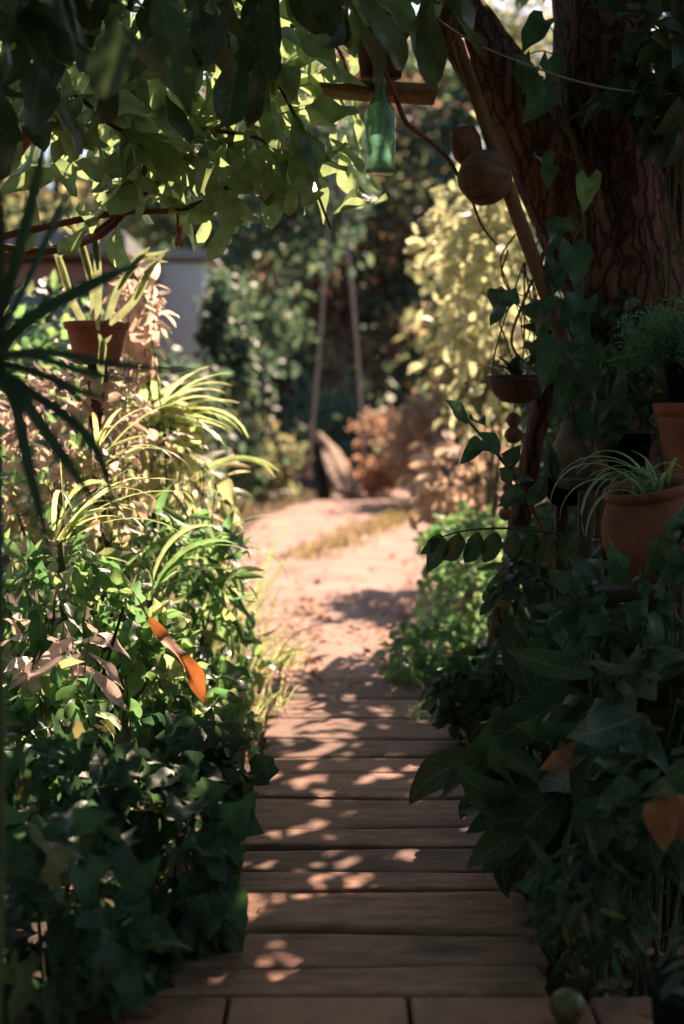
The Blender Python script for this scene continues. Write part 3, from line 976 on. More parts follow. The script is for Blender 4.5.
# hanging half shell planter and its string of pods
s = 4.6 / F
c = P(517, 404, 4.6)
t = thing('hanging_planter', 'dark half shell planter hung on looped wires above the string of pods', 'hanging planter', tuple(c))
g = Geo()
lathe(g, [(.001, 0), (14 * s, 2 * s), (22 * s, 9 * s), (27 * s, 20 * s), (28 * s, 28 * s), (26.5 * s, 28.5 * s), (25 * s, 20 * s), (18 * s, 10 * s), (.001, 7 * s)], c, n=28, wob=.03)
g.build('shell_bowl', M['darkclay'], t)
g = Geo()
rim = c + np.array([0, 0, 26 * s])
for k in range(3):
    an = k * 2.1 + .5
    e = rim + np.array([math.cos(an) * 28 * s, math.sin(an) * 28 * s, 0])
    tube(g, [e, (e + P(522, 300, 4.6)) / 2 + R.normal(0, .02, 3), P(524, 262, 4.6)], .0028, n=5)
tube(g, [rim + (math.cos(q) * 28.6 * s, math.sin(q) * 28.6 * s, -.003 + .01 * math.sin(2 * q)) for q in np.linspace(0, 6.28, 14)], .0035, n=5, k=2)
g.build('hanger_wire', M['twig'], t)
g = Geo()
for k in range(14):
    ribbon(g, arch(rim - (0, 0, .02), R.uniform(0, 6.28), R.uniform(.5, 1.3), R.uniform(.08, .2), R.uniform(.6, 1.6)), .009, fold=.3)
g.build('foliage', M['spike'], t)
t = thing('pod_string', 'string of reddish brown round pods dangling under the half shell planter', 'ornament', tuple(P(513, 406, 4.6)))
g = Geo()
tube(g, [P(514, 403, 4.6), P(513, 440, 4.6), P(511, 480, 4.6), P(508, 530, 4.6)], .0018, n=5)
g.build('cord', M['wire'], t)
for x, y, r in ((513, 420, 8), (513, 435, 9), (511, 474, 8), (509, 488, 6), (507, 500, 8), (505, 514, 7)):
    g = Geo()
    lathe(g, [(.001, -r * s), (r * .6 * s, -r * .8 * s), (r * s, -.1 * r * s), (r * .9 * s, .4 * r * s), (r * .5 * s, .85 * r * s), (.001, r * s)], P(x, y, 4.6), n=16, wob=.08)
    g.build('pod', M['bead'], t)

# black bowl with gourd and agave
s = 4.2 / F
c = P(568, 506, 4.2)
t = thing('hanging_bowl', 'small black bowl hung beside the terracotta pots holding a gourd and spiky agave', 'bowl', tuple(c))
g = Geo()
lathe(g, [(.001, 0), (15 * s, 1 * s), (22 * s, 10 * s), (27 * s, 24 * s), (29 * s, 29 * s), (27 * s, 29.5 * s), (24 * s, 20 * s), (.001, 17 * s)], c, n=28)
g.build('bowl', M['plastic'], t)
g = Geo()
rim = c + np.array([0, 0, 29 * s])
for an in (.3, 2.4, 4.5):
    e = rim + np.array([math.cos(an) * 27 * s, math.sin(an) * 27 * s, 0])
    tube(g, [e, (e + P(572, 390, 4.25)) / 2, P(574, 372, 4.3)], .002, n=5)
g.build('hanger_wire', M['twig'], t)
g = Geo()
for tip in ((547, 436), (551, 444), (556, 452), (542, 452), (560, 446)):
    blade_px(g, [(556, 482), ((556 + tip[0]) / 2 - 1, (482 + tip[1]) / 2), tip], 4.12, .012, nor=(.2, -1, .2), fold=.5)
g.build('agave_leaf', M['heart'], t)
c = P(574, 482, 4.2)
g = Geo()
lathe(g, [(.001, -4 * s), (16 * s, 2 * s), (22 * s, 14 * s), (21 * s, 27 * s), (15 * s, 40 * s), (9 * s, 50 * s), (6 * s, 60 * s), (.001, 63 * s)], (0, 0, 0), n=26, wob=.05, M=Matrix.Rotation(-.1, 3, 'Y'))
o = g.build('gourd', M['gourd'])
o.location = c + np.array([0, .02, 0])
tag(o, 'dull grey brown pear shaped gourd sitting in the black bowl', 'gourd')

# stepped stand and the pots on it
z1, z2 = .765, 1.02
t = thing('plant_stand', 'dark stepped wooden plant stand under the terracotta pots, mostly hidden by leaves', 'plant stand', (.98, 3.95, 0))
g = Geo()
box(g, (.98, 3.62, z1 - .015), (.72, .36, .03))
g.build('lower_shelf', M['joist'], t)
g = Geo()
box(g, (.98, 4.10, z2 - .015), (.72, .44, .03))
g.build('upper_shelf', M['joist'], t)
for x in (.66, 1.3):
    for y, z in ((3.48, z1), (3.86, z2), (4.28, z2)):
        g = Geo()
        box(g, (x, y, (z - .03) / 2 - .02), (.035, .035, z - .03 + .04))
        g.build('leg', M['joist'], t)


def pot_prof(r, h, rim=.18):
    return [(.001, 0), (r * .68, 0), (r * .7, h * .03), (r * .92, h * (1 - rim)), (r * 1.0, h * (1 - rim) + .004), (r * 1.04, h * .99), (r * 1.02, h), (r * .95, h), (r * .92, h * .97), (r * .88, h * .88)], [(r * .885, h * .885), (.001, h * .90)]


def potted(name, label, c, r, h, m, tilt=(0, 0), wob=.0, rim=.18):
    t = thing(name, label, 'potted plant', tuple(c))
    Mx = Matrix.Rotation(tilt[0], 3, 'Y') @ Matrix.Rotation(tilt[1], 3, 'X')
    a, b = pot_prof(r, h, rim)
    g = Geo()
    lathe(g, a[:4], c, n=36, M=Mx, wob=wob)
    pt = g.build('pot', m, t)
    g = Geo()
    ph = R.bit_generator.state
    lathe(g, a[3:], c, n=36, M=Mx, wob=0)
    g.build('rim', m, pt)
    g = Geo()
    lathe(g, b, c, n=24, M=Mx)
    g.build('potting_soil', M['soil'], t)
    return t, np.asarray(c) + np.array(Mx @ Vector((0, 0, h * .9)))


# big slumped terracotta pot with spider plant
c = np.array([P(662, 572, 3.55)[0], 3.55, z1 + .03])
t = thing('terracotta_pot', 'large bulging terracotta pot tilted left with a striped spider plant', 'potted plant', tuple(c))
Mx = Matrix.Rotation(-.2, 3, 'Y') @ Matrix.Rotation(.14, 3, 'X')
g = Geo()
lathe(g, [(.001, 0), (.085, 0), (.09, .004), (.118, .05), (.131, .10), (.128, .145), (.112, .19), (.103, .208)], c, n=40, M=Mx, wob=.018)
pt = g.build('pot', M['oldclay'], t)
g = Geo()
lathe(g, [(.103, .206), (.112, .212), (.115, .222), (.112, .232), (.102, .233), (.096, .222), (.094, .20)], c, n=40, M=Mx, wob=.006)
g.build('rim', M['oldclay'], pt)
g = Geo()
lathe(g, [(.098, .206), (.05, .212), (.001, .209)], c, n=24, M=Mx)
g.build('potting_soil', M['soil'], t)
top = c + np.array(Mx @ Vector((0, 0, .205)))
g = Geo()
for k in range(22):
    ribbon(g, arch(top + R.normal(0, .02, 3), R.uniform(0, 6.28), R.uniform(.6, 1.45), R.uniform(.08, .19), R.uniform(1.0, 2.6), 10), .0062, fold=.3)
for k in range(11):
    ribbon(g, arch(top + R.normal(0, .02, 3), R.uniform(2.6, 4.0), R.uniform(.5, 1.2), R.uniform(.2, .34), R.uniform(2.0, 3.1), 12), .006, fold=.3)
g.build('leaf_blade', M['spider'], t)
c = np.array([P(694, 480, 3.98)[0], 3.98, z2])
t, top = potted('terracotta_pot', 'tall clean terracotta pot with plain rim behind the bulging pot', c, .112, .21, M['clay'])
pot2_top = top
g = Geo()
pts = ellipsoid(top + (.06, 0, .1), (.1, .1, .1), 30)
dr, no_ = orient(pts, top, (.1, .1, .1))
leaves(g, pts, dr, no_, .09, 'heart', 1)
g.build('foliage', M['heart'], t)
c = np.array([P(628, 455, 4.2)[0], 4.2, z2])
t, top = potted('black_pot', 'black plastic pot in the deep shade left of the clean terracotta pot', c, .075, .125, M['plastic'])
g = Geo()
pts = ellipsoid(top + (0, 0, .12), (.16, .14, .14), 60)
dr, no_ = orient(pts, top, (.16, .14, .14))
leaves(g, pts, dr, no_, .12 * R.uniform(.7, 1.2, 60), 'broad', 1)
g.build('foliage', M['broad'], t)
# small black pot standing in the clean pot, with asparagus fern
c = pot2_top + np.array([-.035, -.01, .0])
t, top = potted('black_pot', 'small black pot set into the clean terracotta pot with feathery asparagus fern', c, .055, .13, M['plastic'])
g = Geo()
sg = Geo()
for k in range(12):
    p = arch(top, R.uniform(1.8, 5.2) + .0, R.uniform(.5, 1.4), R.uniform(.16, .26), R.uniform(.5, 1.4), 10)
    tube(sg, p, [.0022, .001], n=4, k=1)
    for q in p[2:]:
        n = 26
        pp = q + R.normal(0, .022, (n, 3))
        leaves(g, pp, R.normal(0, 1, (n, 3)), R.normal(0, 1, (n, 3)), .022, 'lance')
g.build('foliage', M['fern'], t)
sg.build('stem', M['stem'], t)
# brown pot low at right edge
c = np.array([P(690, 640, 3.3)[0], 3.3, .0])
t = thing('clay_jar', 'tall dark brown clay jar at the right edge below the pots', 'jar', tuple(c))
g = Geo()
lathe(g, [(.001, 0), (.09, 0), (.13, .15), (.15, .35), (.145, .5), (.12, .62), (.125, .66), (.11, .66), (.105, .6), (.001, .55)], c, n=32, wob=.01)
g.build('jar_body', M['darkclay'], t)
# ribbed dark pot, bottom right
c = np.array([P(735, 1024, 2.3)[0], 2.3, -.06])
t = thing('ribbed_pot', 'black ribbed pot in the bottom right corner with seedlings', 'pot', tuple(c))
g = Geo()
pr = [(.001, 0), (.105, 0)]
for k in range(12):
    z = .012 + k * .022
    pr += [(.108 + k * .002, z), (.115 + k * .002, z + .006), (.115 + k * .002, z + .014), (.108 + k * .002, z + .02)]
pr += [(.142, .285), (.145, .30), (.135, .30), (.13, .27), (.001, .265)]
lathe(g, pr, c, n=40)
g.build('pot', M['plastic'], t)
g = Geo()
pts = ellipsoid(c + (0, 0, .36), (.13, .13, .1), 70)
dr, no_ = orient(pts, c + (0, 0, .3), (.13, .13, .1))
leaves(g, pts, dr, no_, .065 * R.uniform(.6, 1.2, 70), 'lance', 0)
g.build('foliage', M['broad'], t)
g = Geo()
stems_to(g, c + (0, 0, .27), pts[:14], r=.002)
g.build('stem', M['stem'], t)

# ------------------------------------------------------------------ heart leaf vine on the trunk
t = thing('heart_leaf_vine', 'climbing vine with large single heart leaves down the old tree trunk', 'climbing vine', tuple(P(570, 480, 4.55)))
g = Geo()
tube(g, [P(560, -20, 4.6), P(563, 40, 4.6), P(562, 90, 4.58), P(566, 122, 4.58), P(578, 160, 4.58), P(582, 200, 4.55), P(584, 260, 4.5), P(576, 330, 4.45), P(560, 400, 4.4), P(566, 470, 4.5)], [.006, .006, .005, .004], n=6)
HV = [((588, 178), (584, 211), 4.4), ((540, 158), (550, 190), 4.45), ((562, 218), (546, 252), 4.42), ((572, 246), (580, 292), 4.4), ((525, 55), (532, 90), 4.45), ((545, 88), (525, 122), 4.45),
      ((585, 300), (560, 330), 4.42), ((540, 300), (538, 340), 4.38), ((506, 290), (488, 322), 4.3), ((575, 325), (596, 352), 4.35), ((560, 345), (540, 388), 4.3), ((598, 350), (585, 396), 4.3), ((545, 20), (520, 48), 4.5), ((575, 372), (556, 418), 4.25), ((602, 400), (578, 440), 4.2), ((615, 412), (604, 460), 4.15), ((556, 262), (552, 300), 4.45), ((548, 60), (556, 92), 4.5)]
vine_nodes = [P(563, 60, 4.58), P(578, 160, 4.57), P(583, 230, 4.53), P(576, 330, 4.45), P(562, 400, 4.4)]
for a, b, dd in HV:
    lg = Geo()
    leaf_px(lg, a, b, dd, dd - .04, 'heart', nor=(R.normal(0, .3), -1, .45), aspect=.85)
    p = P(*a, dd)
    q = min(vine_nodes, key=lambda v: np.linalg.norm(v - p))
    tube(g, [q, (p + q) / 2 + (0, 0, .02), p], [.0025, .0018], n=5)
    lg.build('leaf', M['mixed'] if a == (588, 178) else M['heart'], t)
g.build('stem', M['stem'], t)

# epiphyte on the right of the trunk
straps('epiphyte', 'dark arching strap leaved plant growing on the shaded trunk at upper right', 'plant', 632, 112, 4.5,
       [(R.uniform(2.2, 6.8), R.uniform(.2, 1.1), R.uniform(.16, .32), R.uniform(1.2, 2.4)) for _ in range(22)], M['broad'], .02, stem=False)
bush('trunk_shrub', 'dark leafy shrub right of the trunk near the top right corner', 'shrub', 672, 60, 4.45, 40, 100, 150, 'ovate', .13, M['broad'], nst=8)

# ------------------------------------------------------------------ broad leaved tree on the left, its branches reach over the path
t = thing('broadleaf_tree', 'leafy tree on the left whose reddish branches of big leaves arch over the path', 'tree', (-1.75, 4.7, 0))
g = Geo()
tube(g, [(-1.75, 4.7, -.05), (-1.7, 4.65, .8), (-1.55, 4.5, 1.5), (-1.35, 4.4, 1.9), P(10, 150, 4.3), P(60, 20, 4.2), P(80, -150, 4.0)], [.09, .08, .065, .05, .035, .025, .015], n=14, ridges=5)
g.build('trunk', M['twig'], t)
BR = [([(-60, 250), (40, 228), (115, 213), (190, 207), (255, 168)], 4.3, .012),
      ([(-40, 240), (60, 250), (130, 205), (175, 165), (215, 130), (262, 95)], 4.35, .012),
      ([(-20, 260), (100, 235), (148, 160), (163, 80), (150, -40)], 4.4, .013),
      ([(215, 130), (262, 140), (305, 170), (331, 229)], 4.3, .007),
      ([(10, 60), (110, 10), (200, 25), (262, 60), (300, 125)], 4.1, .010),
      ([(60, -60), (200, -50), (320, -20), (400, 30)], 4.2, .010),
      ([(178, 212), (178, 228), (181, 246)], 4.3, .0045),
      ([(60, -90), (180, -60), (250, 10), (330, 40), (352, 90)], 4.6, .009),
      ([(-20, 130), (60, 90), (120, 130), (190, 140)], 3.9, .008)]
g = Geo()
bpts = []
for pl, dd, r in BR:
    q = tube(g, [P(x, y, dd + R.normal(0, .03)) for x, y in pl], [r, r * .85, r * .55], n=7)
    bpts.append(q[len(q) // 4:])
bpts = np.concatenate(bpts)
g.build('branch', M['twig'], t)


g = Geo()
c_ = P(179, 236, 4.3)
lathe(g, [(.0005, -.034), (.006, -.028), (.010, -.008), (.008, .012), (.004, .03), (.0005, .036)], c_, n=10, M=Matrix.Rotation(.25, 3, 'Y'), wob=.1)
g.build('bud', M['budpink'], t)


def pixcloud(x0, x1, y0, y1, d0, d1, n):
    d = R.uniform(d0, d1, n)
    return np.array([P(x, y, q) for x, y, q in zip(R.uniform(x0, x1, n), R.uniform(y0, y1, n), d)])


g = Geo()
# leaves in whorls along the branches, hanging a little
sel = bpts[R.choice(len(bpts), 80)]
for p in sel:
    k = R.integers(2, 5)
    dd = R.normal(0, .6, (k, 3)) + (.25, -.1, -.55)
    tipz = p[2] + nrm(dd)[:, 2] * .19
    hi = 432 - F * (tipz - H) / p[1] < np.where(342 + F * p[0] / p[1] > 240, 212, 226)
    dd = dd[hi]
    k = len(dd)
    if k == 0:
        continue
    leaves(g, np.repeat(p[None], k, 0), dd, R.normal(0, .45, (k, 3)) + (0, -.35, .8), .15 * R.uniform(.65, 1.2, k) * 1.5, 'obov', 1, .66)
for (x0, x1, y0, y1, d0, d1, n, sz) in ((180, 365, 70, 165, 4.1, 4.9, 34, .19), (150, 420, -30, 70, 3.8, 5.0, 84, .19), (0, 170, 20, 190, 3.8, 5.2, 74, .19), (20, 130, 200, 270, 4.0, 4.6, 8, .15), (180, 300, 130, 185, 4.0, 4.6, 12, .19), (290, 360, 90, 160, 4.2, 4.8, 18, .17), (0, 120, -60, 120, 3.2, 4.2, 60, .19)):
    p = pixcloud(x0, x1, y0, y1, d0, d1, n)
    # pull loose leaves to the nearest branch so they hang from it
    near = np.array([bpts[np.argmin(np.sum((bpts - q) ** 2, 1))] for q in p])
    base = p + (near - p) * .35
    keep = clear(base, (p - near) + (0, 0, -.1), sz)
    tip = base + nrm((p - near) + (0, 0, -.1)) * sz
    low = 432 - F * (np.minimum(base[:, 2], tip[:, 2]) - H) / tip[:, 1]
    lx = 342 + F * tip[:, 0] / tip[:, 1]
    keep &= low < np.where(lx > 240, 205, 222) - 12 * np.sin(lx * .05)
    for q in (base, (base + tip) / 2, tip):      # nothing grows round the hanging board and bottle
        keep &= ~((np.abs(q[:, 0] - .12) < .17) & (q[:, 2] < 2.44) & (q[:, 2] > 1.8) & (q[:, 1] < 4.7))
    base, p, near = base[keep], p[keep], near[keep]
    n = len(base)
    leaves(g, base, (p - near) + R.normal(0, .10, (n, 3)) + (0, 0, -.12), R.normal(0, .5, (n, 3)) + (0, -.4, .7), sz * R.uniform(.55, 1.5, n), 'obov', 1, .66)
for a_, b_ in (((300, 150), (346, 182)), ((312, 168), (354, 150)), ((330, 138), (366, 166)), ((258, 168), (266, 213)), ((246, 172), (214, 206)), ((300, 178), (288, 214)), ((225, 190), (240, 232)), ((150, 190), (182, 206)), ((205, 200), (170, 222)), ((90, 225), (60, 262)), ((120, 222), (98, 268)), ((170, 140), (196, 178)), ((140, 170), (118, 206))):
    leaf_px(g, a_, b_, 4.3, 4.25, 'obov', nor=(R.normal(0, .3), -.8, .7), aspect=.95)
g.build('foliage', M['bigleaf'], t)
g = Geo()
# nearer crown, its deep shade put into the leaf colour
p = np.concatenate([pixcloud(-60, 440, -120, 10, 3.0, 3.8, 84), pixcloud(-80, 120, -100, 90, 2.6, 3.6, 54)])
p = p[~((p[:, 0] / p[:, 1] > -.02) & (p[:, 0] / p[:, 1] < .08) & ((p[:, 2] - H) / p[:, 1] < .285))]
n = len(p)
leaves(g, p, R.normal(0, .4, (n, 3)) + (.1, 0, -.8), R.normal(0, .5, (n, 3)) + (0, -.6, .5), .19 * R.uniform(.7, 1.3, n), 'obov', 1, .68)
leaf_px(g, (118, 18), (100, 92), 2.3, 2.25, 'obov', aspect=1.2)
leaf_px(g, (158, -10), (190, 95), 2.6, 2.5, 'lance')
leaf_px(g, (240, 50), (228, 118), 3.4, 3.3, 'obov', aspect=.9)
leaf_px(g, (258, 60), (256, 150), 3.2, 3.2, 'lance', aspect=1.1)
leaf_px(g, (165, 95), (190, 148), 3.6, 3.6, 'obov')
g.build('shade_toned_foliage', M['darkleaf'], t)
g = Geo()
for q in p[::3]:
    a = np.array([-.9 + .5 * R.normal(0, .3), 3.3, 2.6])
    tube(g, [a, (a + q) / 2 + (0, 0, .12), q + (0, 0, .02)], [.009, .006, .003], n=5, k=4)
tube(g, [(-1.35, 4.4, 1.9), (-1.2, 4.0, 2.4), (-.9, 3.3, 2.6)], [.03, .022, .014], n=8)
g.build('overhead_branch', M['twig'], t)
# unseen roof of leaves over the camera side, added to block sky light
pts = []
for cx, cy, cz in ((-1.2, 3.2, 3.0), (-.5, 2.2, 2.8), (.3, 1.6, 2.9), (-1.4, 1.8, 2.7), (-1.9, 3.6, 2.6), (-.4, 3.4, 3.3), (.6, .6, 2.8), (-.9, .6, 2.9), (-2.2, 2.4, 2.2), (-2.3, 1.0, 2.2)):
    pts.append(np.array([cx, cy, cz]) + R.normal(0, 1, (320, 3)) * (.4, .4, .25))
pts = np.concatenate(pts)
pxx = 432 - F * (pts[:, 2] - H) / np.maximum(pts[:, 1], .05)
pts = pts[(pxx < -20) | (pts[:, 1] < .2)]
pts = thin(pts, keep=.1)[0]
back = np.concatenate([np.array(c) + R.normal(0, 1, (300, 3)) * (.5, .35, .4) for c in ((-1.6, -.9, 2.2), (-.6, -1.3, 2.5), (.5, -1.2, 2.4), (1.5, -.8, 2.2), (-1.8, -.6, 1.3), (1.9, -.3, 1.3), (-.7, -1.6, 1.4), (.6, -1.6, 1.4), (0, -.3, 3.1), (1.5, .6, 2.7), (2.2, 1.2, 2.0), (-2.6, .4, 1.5), (-2.2, 1.6, 1.5), (-1.75, 2.1, 1.6), (-1.6, 1.4, 1.2), (-2.2, 3.0, 1.9), (1.7, 1.7, 1.6), (-1.7, .5, 1.3), (-1.3, -.4, 1.5), (1.6, .9, 1.6), (1.2, -.4, 1.5))])  # more unseen clumps behind and beside the camera, added to darken the foreground
pts = np.concatenate([pts, back])
pts = pts[~((pts[:, 1] > -.2) & (np.abs(pts[:, 0]) < .245 * np.maximum(pts[:, 1], 0) + .32) & (pts[:, 2] - H < .30 * np.maximum(pts[:, 1], 0) + .28))]
n = len(pts)
g = Geo()
dd = R.normal(0, .6, (n, 3)) + (0, 0, -.4)
ok = clear(pts, dd, .19)
pts, dd = pts[ok], dd[ok]
n = len(pts)
leaves(g, pts, dd, R.normal(0, .4, (n, 3)) + (0, 0, .9), .19 * R.uniform(.7, 1.2, n), 'obov')
g.build('unseen_shade_foliage', M['canopy'], t)

# ------------------------------------------------------------------ left bank of plants
straps('spiky_dracaena', 'near dark spiky plant with thin radiating blades at the left edge', 'plant', -18, 362, 2.35,
       [(R.uniform(0, 6.28), R.uniform(-.6, 1.3), R.uniform(.16, .3), R.uniform(.3, 1.2)) for _ in range(6)], M['spike'], .008)
dr_root = [o for o in C.objects if o.name.startswith('spiky_dracaena')][0]
g = Geo()
o_ = (-14, 362)
for pl, w in (([o_, (12, 280), (36, 190), (48, 120)], .013), ([o_, (20, 300), (60, 215), (78, 170)], .011), ([o_, (30, 320), (100, 282), (160, 258)], .013),
              ([o_, (40, 352), (120, 366), (215, 372)], .008), ([o_, (30, 356), (90, 374), (150, 382)], .007), ([o_, (30, 372), (80, 392), (118, 402)], .007),
              ([o_, (20, 366), (60, 380), (95, 398)], .005), ([o_, (20, 395), (60, 452), (98, 506)], .011), ([o_, (14, 400), (30, 470), (52, 560)], .011),
              ([o_, (30, 392), (90, 440), (120, 520)], .009), ([o_, (-4, 440), (-2, 560), (4, 640)], .012), ([o_, (0, 290), (2, 230), (-4, 160)], .012)):
    blade_px(g, pl, [2.35, 2.3, 2.25, 2.2][:len(pl)], w, nor=(R.normal(0, .3), -1, .6), k=6)
g.build('long_blade', M['spike'], dr_root)

# potted staghorn on a post
c = P(97, 364, 5.0)
g = Geo()
tube(g, [(c[0], c[1], -.05), (c[0] + .01, c[1], .7), (c[0], c[1], c[2] - .001)], [.04, .036, .034], n=14, ridges=5)
tag(g.build('wooden_stump', M['bark'], origin=(c[0], c[1], 0)), 'upright stump hidden in leaves that carries the left terracotta pot', 'stump')
t, top = potted('terracotta_pot', 'sunlit terracotta pot on the left with forked staghorn fern fronds', c, 32 * 5 / F, 41 * 5 / F, M['clay'])
g = Geo()
for st, fk in ((((95, 330), (92, 285), (80, 240)), ((70, 215), (84, 205), (58, 222))), (((98, 330), (98, 270), (95, 235)), ((90, 212), (108, 222), (118, 245), (98, 214))), (((100, 395), (101, 365), (103, 345)), ((97, 332), (112, 335), (104, 338))),
               (((105, 330), (118, 290), (138, 260)), ((150, 247), (168, 262), (170, 250))), (((88, 330), (72, 300), (60, 262)), ((48, 240), (66, 236))), (((110, 325), (135, 300), (150, 270)), ((160, 258), (168, 248)))):
    dd = 4.85 + R.normal(0, .05)
    blade_px(g, list(st) + [fk[0]], dd, .013, nor=(0, -1, .2))
    for e in fk[1:]:
        blade_px(g, [st[1], st[2], ((st[2][0] + e[0]) / 2, (st[2][1] + e[1]) / 2), e], dd - .01, .009, nor=(0, -1, .2))
g.build('frond', M['stag'], t)

LB = [  # name, label, cat, px, py, d, rx, ry, n, kind, size, material, lod
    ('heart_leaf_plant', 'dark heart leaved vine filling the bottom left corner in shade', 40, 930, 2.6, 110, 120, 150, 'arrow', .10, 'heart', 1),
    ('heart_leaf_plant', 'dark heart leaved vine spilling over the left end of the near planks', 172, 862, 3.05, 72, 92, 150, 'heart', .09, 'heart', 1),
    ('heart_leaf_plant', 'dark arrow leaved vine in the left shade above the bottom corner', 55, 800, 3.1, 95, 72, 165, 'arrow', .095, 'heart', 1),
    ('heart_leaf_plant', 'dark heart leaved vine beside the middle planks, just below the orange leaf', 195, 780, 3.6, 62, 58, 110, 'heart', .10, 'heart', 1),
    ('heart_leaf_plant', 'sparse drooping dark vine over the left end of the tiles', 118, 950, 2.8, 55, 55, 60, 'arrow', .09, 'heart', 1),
    ('leafy_plant', 'half shaded green plant at the left edge under the pale pink leaves', 30, 715, 3.7, 75, 52, 190, 'ovate', .085, 'mixed', 0),
    ('leafy_plant', 'bright green heart leaved plant around the dry orange leaf', 200, 715, 4.4, 58, 48, 130, 'heart', .075, 'mixed', 1),
    ('leafy_plant', 'sunlit green plant with pointed leaves behind the black stick', 118, 650, 4.2, 75, 60, 185, 'ovate', .095, 'mixed', 1),
    ('leafy_plant', 'sunlit pointed leaved plant at the left edge below the spiky blades', 40, 600, 4.2, 72, 66, 170, 'lance', .15, 'mixed', 1),
    ('leafy_plant', 'fresh green plant in the middle of the left bank above the orange leaf', 175, 580, 4.9, 68, 72, 270, 'lance', .13, 'mixed', 0),
    ('leafy_plant', 'cream and green small leaved plant on the left bank under the spiky blades', 70, 500, 4.7, 80, 60, 300, 'ellip', .07, 'cream', 0),
    ('leafy_plant', 'pale sunlit small leaved plant beside the far end of the left bank', 192, 510, 5.9, 42, 70, 240, 'lance', .12, 'small', 0),
    ('leafy_plant', 'pink tinged sunlit small leaved plant under the left terracotta pot', 75, 425, 5.0, 80, 58, 480, 'ellip', .06, 'pink', 0),
    ('leafy_plant', 'cream pink leaved plant just right of the left terracotta pot', 140, 320, 5.25, 26, 58, 140, 'ellip', .085, 'pink', 0),
    ('leafy_plant', 'pale green plant between the pink tinged leaves and strap leaves', 150, 450, 5.4, 50, 60, 220, 'ellip', .085, 'small', 0),
    ('leafy_plant', 'low green plant at the foot of the tall grass by the boards', 232, 660, 5.5, 34, 50, 170, 'ovate', .075, 'mixed', 0),
]
for nm, lb, x, y, d, rx, ry, n, kd, sz, mt, lod in LB:
    bush(nm, lb, 'plant', x, y, d, rx, ry, n, kd, sz, M[mt], lod, face=(.45, -.5, .2), extra=(max(6, n // 14), kd, sz * 1.15, M['strap']) if mt in ('mixed', 'small') else None)
bush('pale_pink_plant', 'pale pink blotched leaves at the left edge', 'plant', 55, 650, 3.85, 48, 40, 40, 'lance', .15, M['pale_pink_plant'], 1, face=(.6, -.4, .5))
bush('leafy_shrub', 'tall dark shrub behind the left bank under the house wall', 'shrub', 40, 430, 6.8, 130, 150, 900, 'ovate', .10, M['mixed'], 0, depth=.5)
bush('leafy_shrub', 'low dark undergrowth shrub deep inside the left bank', 'shrub', 70, 690, 5.2, 150, 90, 900, 'ovate', .10, M['heart'], 0, depth=.4)

straps('strap_leaf_plant', 'light green strap leaves fanning right below the left terracotta pot', 'plant', 150, 432, 5.45,
       [(R.uniform(-1.1, .9), R.uniform(.15, 1.1), R.uniform(.26, .44), R.uniform(.9, 1.9)) for _ in range(26)] + [(R.uniform(0, 6.28), R.uniform(.6, 1.3), R.uniform(.2, .36), R.uniform(.8, 1.6)) for _ in range(14)], M['strap'], .015)
for x_, y_, d_, n_, lb_ in ((198, 560, 5.3, 13, 'long arching blades standing out of the far left bank above the grass'), (150, 600, 4.5, 10, 'long arching blades rising above the orange leaf on the left bank'), (206, 630, 5.4, 12, 'long drooping blades at the path side of the left bank'), (60, 540, 4.2, 14, 'long pale blades at the left edge under the dark spiky plant'), (95, 470, 4.7, 14, 'long arching blades below the sunlit left pot')):
    straps('arching_blade_plant', lb_, 'plant', x_, y_, d_, [(R.normal(-.3, 1.0), R.uniform(.5, 1.35), R.uniform(.22, .46), R.uniform(.9, 2.2)) for _ in range(n_)], M['strap'] if n_ == 14 else M['mixed'], .008)
t = thing('arching_leaf_plant', 'green arching leaf with long thin tips reaching out toward the path', 'plant', tuple(G(205, 690)))
g = Geo()
leaf_px(g, (207, 466), (251, 498), 5.3, 5.2, 'lance', nor=(.5, -.5, .9), aspect=1.2)
leaf_px(g, (190, 478), (240, 530), 5.3, 5.2, 'lance', nor=(.6, -.4, .8), aspect=1.0)
leaf_px(g, (220, 500), (238, 540), 5.3, 5.2, 'lance', nor=(.7, -.4, .4), aspect=1)
leaf_px(g, (175, 455), (215, 480), 5.3, 5.25, 'lance', aspect=1.5)
blade_px(g, [(200, 470), (232, 459), (262, 462), (280, 472)], 5.3, .011)
blade_px(g, [(200, 472), (236, 458), (262, 464), (276, 478)], 5.25, .009)
g.build('leaf', M['strap'], t)
g = Geo()
for e in ((203, 468), (190, 478), (200, 470), (215, 492)):
    tube(g, [G(205, 690), P(205, 600, 5.4), P(*e, 5.3)], [.006, .004, .003], n=5)
g.build('stem', M['stem'], t)


def grass_clump(label, px, py, d_, n, L0, L1, w=.005, lean=0.0, spread=.10, m='grass', group=None):
    b = G(px, py)
    t = thing('grass_clump', label, 'grass', tuple(b), group)
    g = Geo()
    for k in range(n):
        ribbon(g, arch(b + (R.normal(0, spread), R.normal(0, spread), -.02), R.uniform(0, 6.28) if R.random() > lean else R.normal(-.4, .5), R.uniform(1.1, 1.55), R.uniform(L0, L1), R.uniform(.3, 2.2), 10, R.normal(0, .3)), w * R.uniform(.6, 1.4), nor=(R.normal(0, .4), -1, .5), fold=.4)
    g.build('grass_blade', M[m], t)


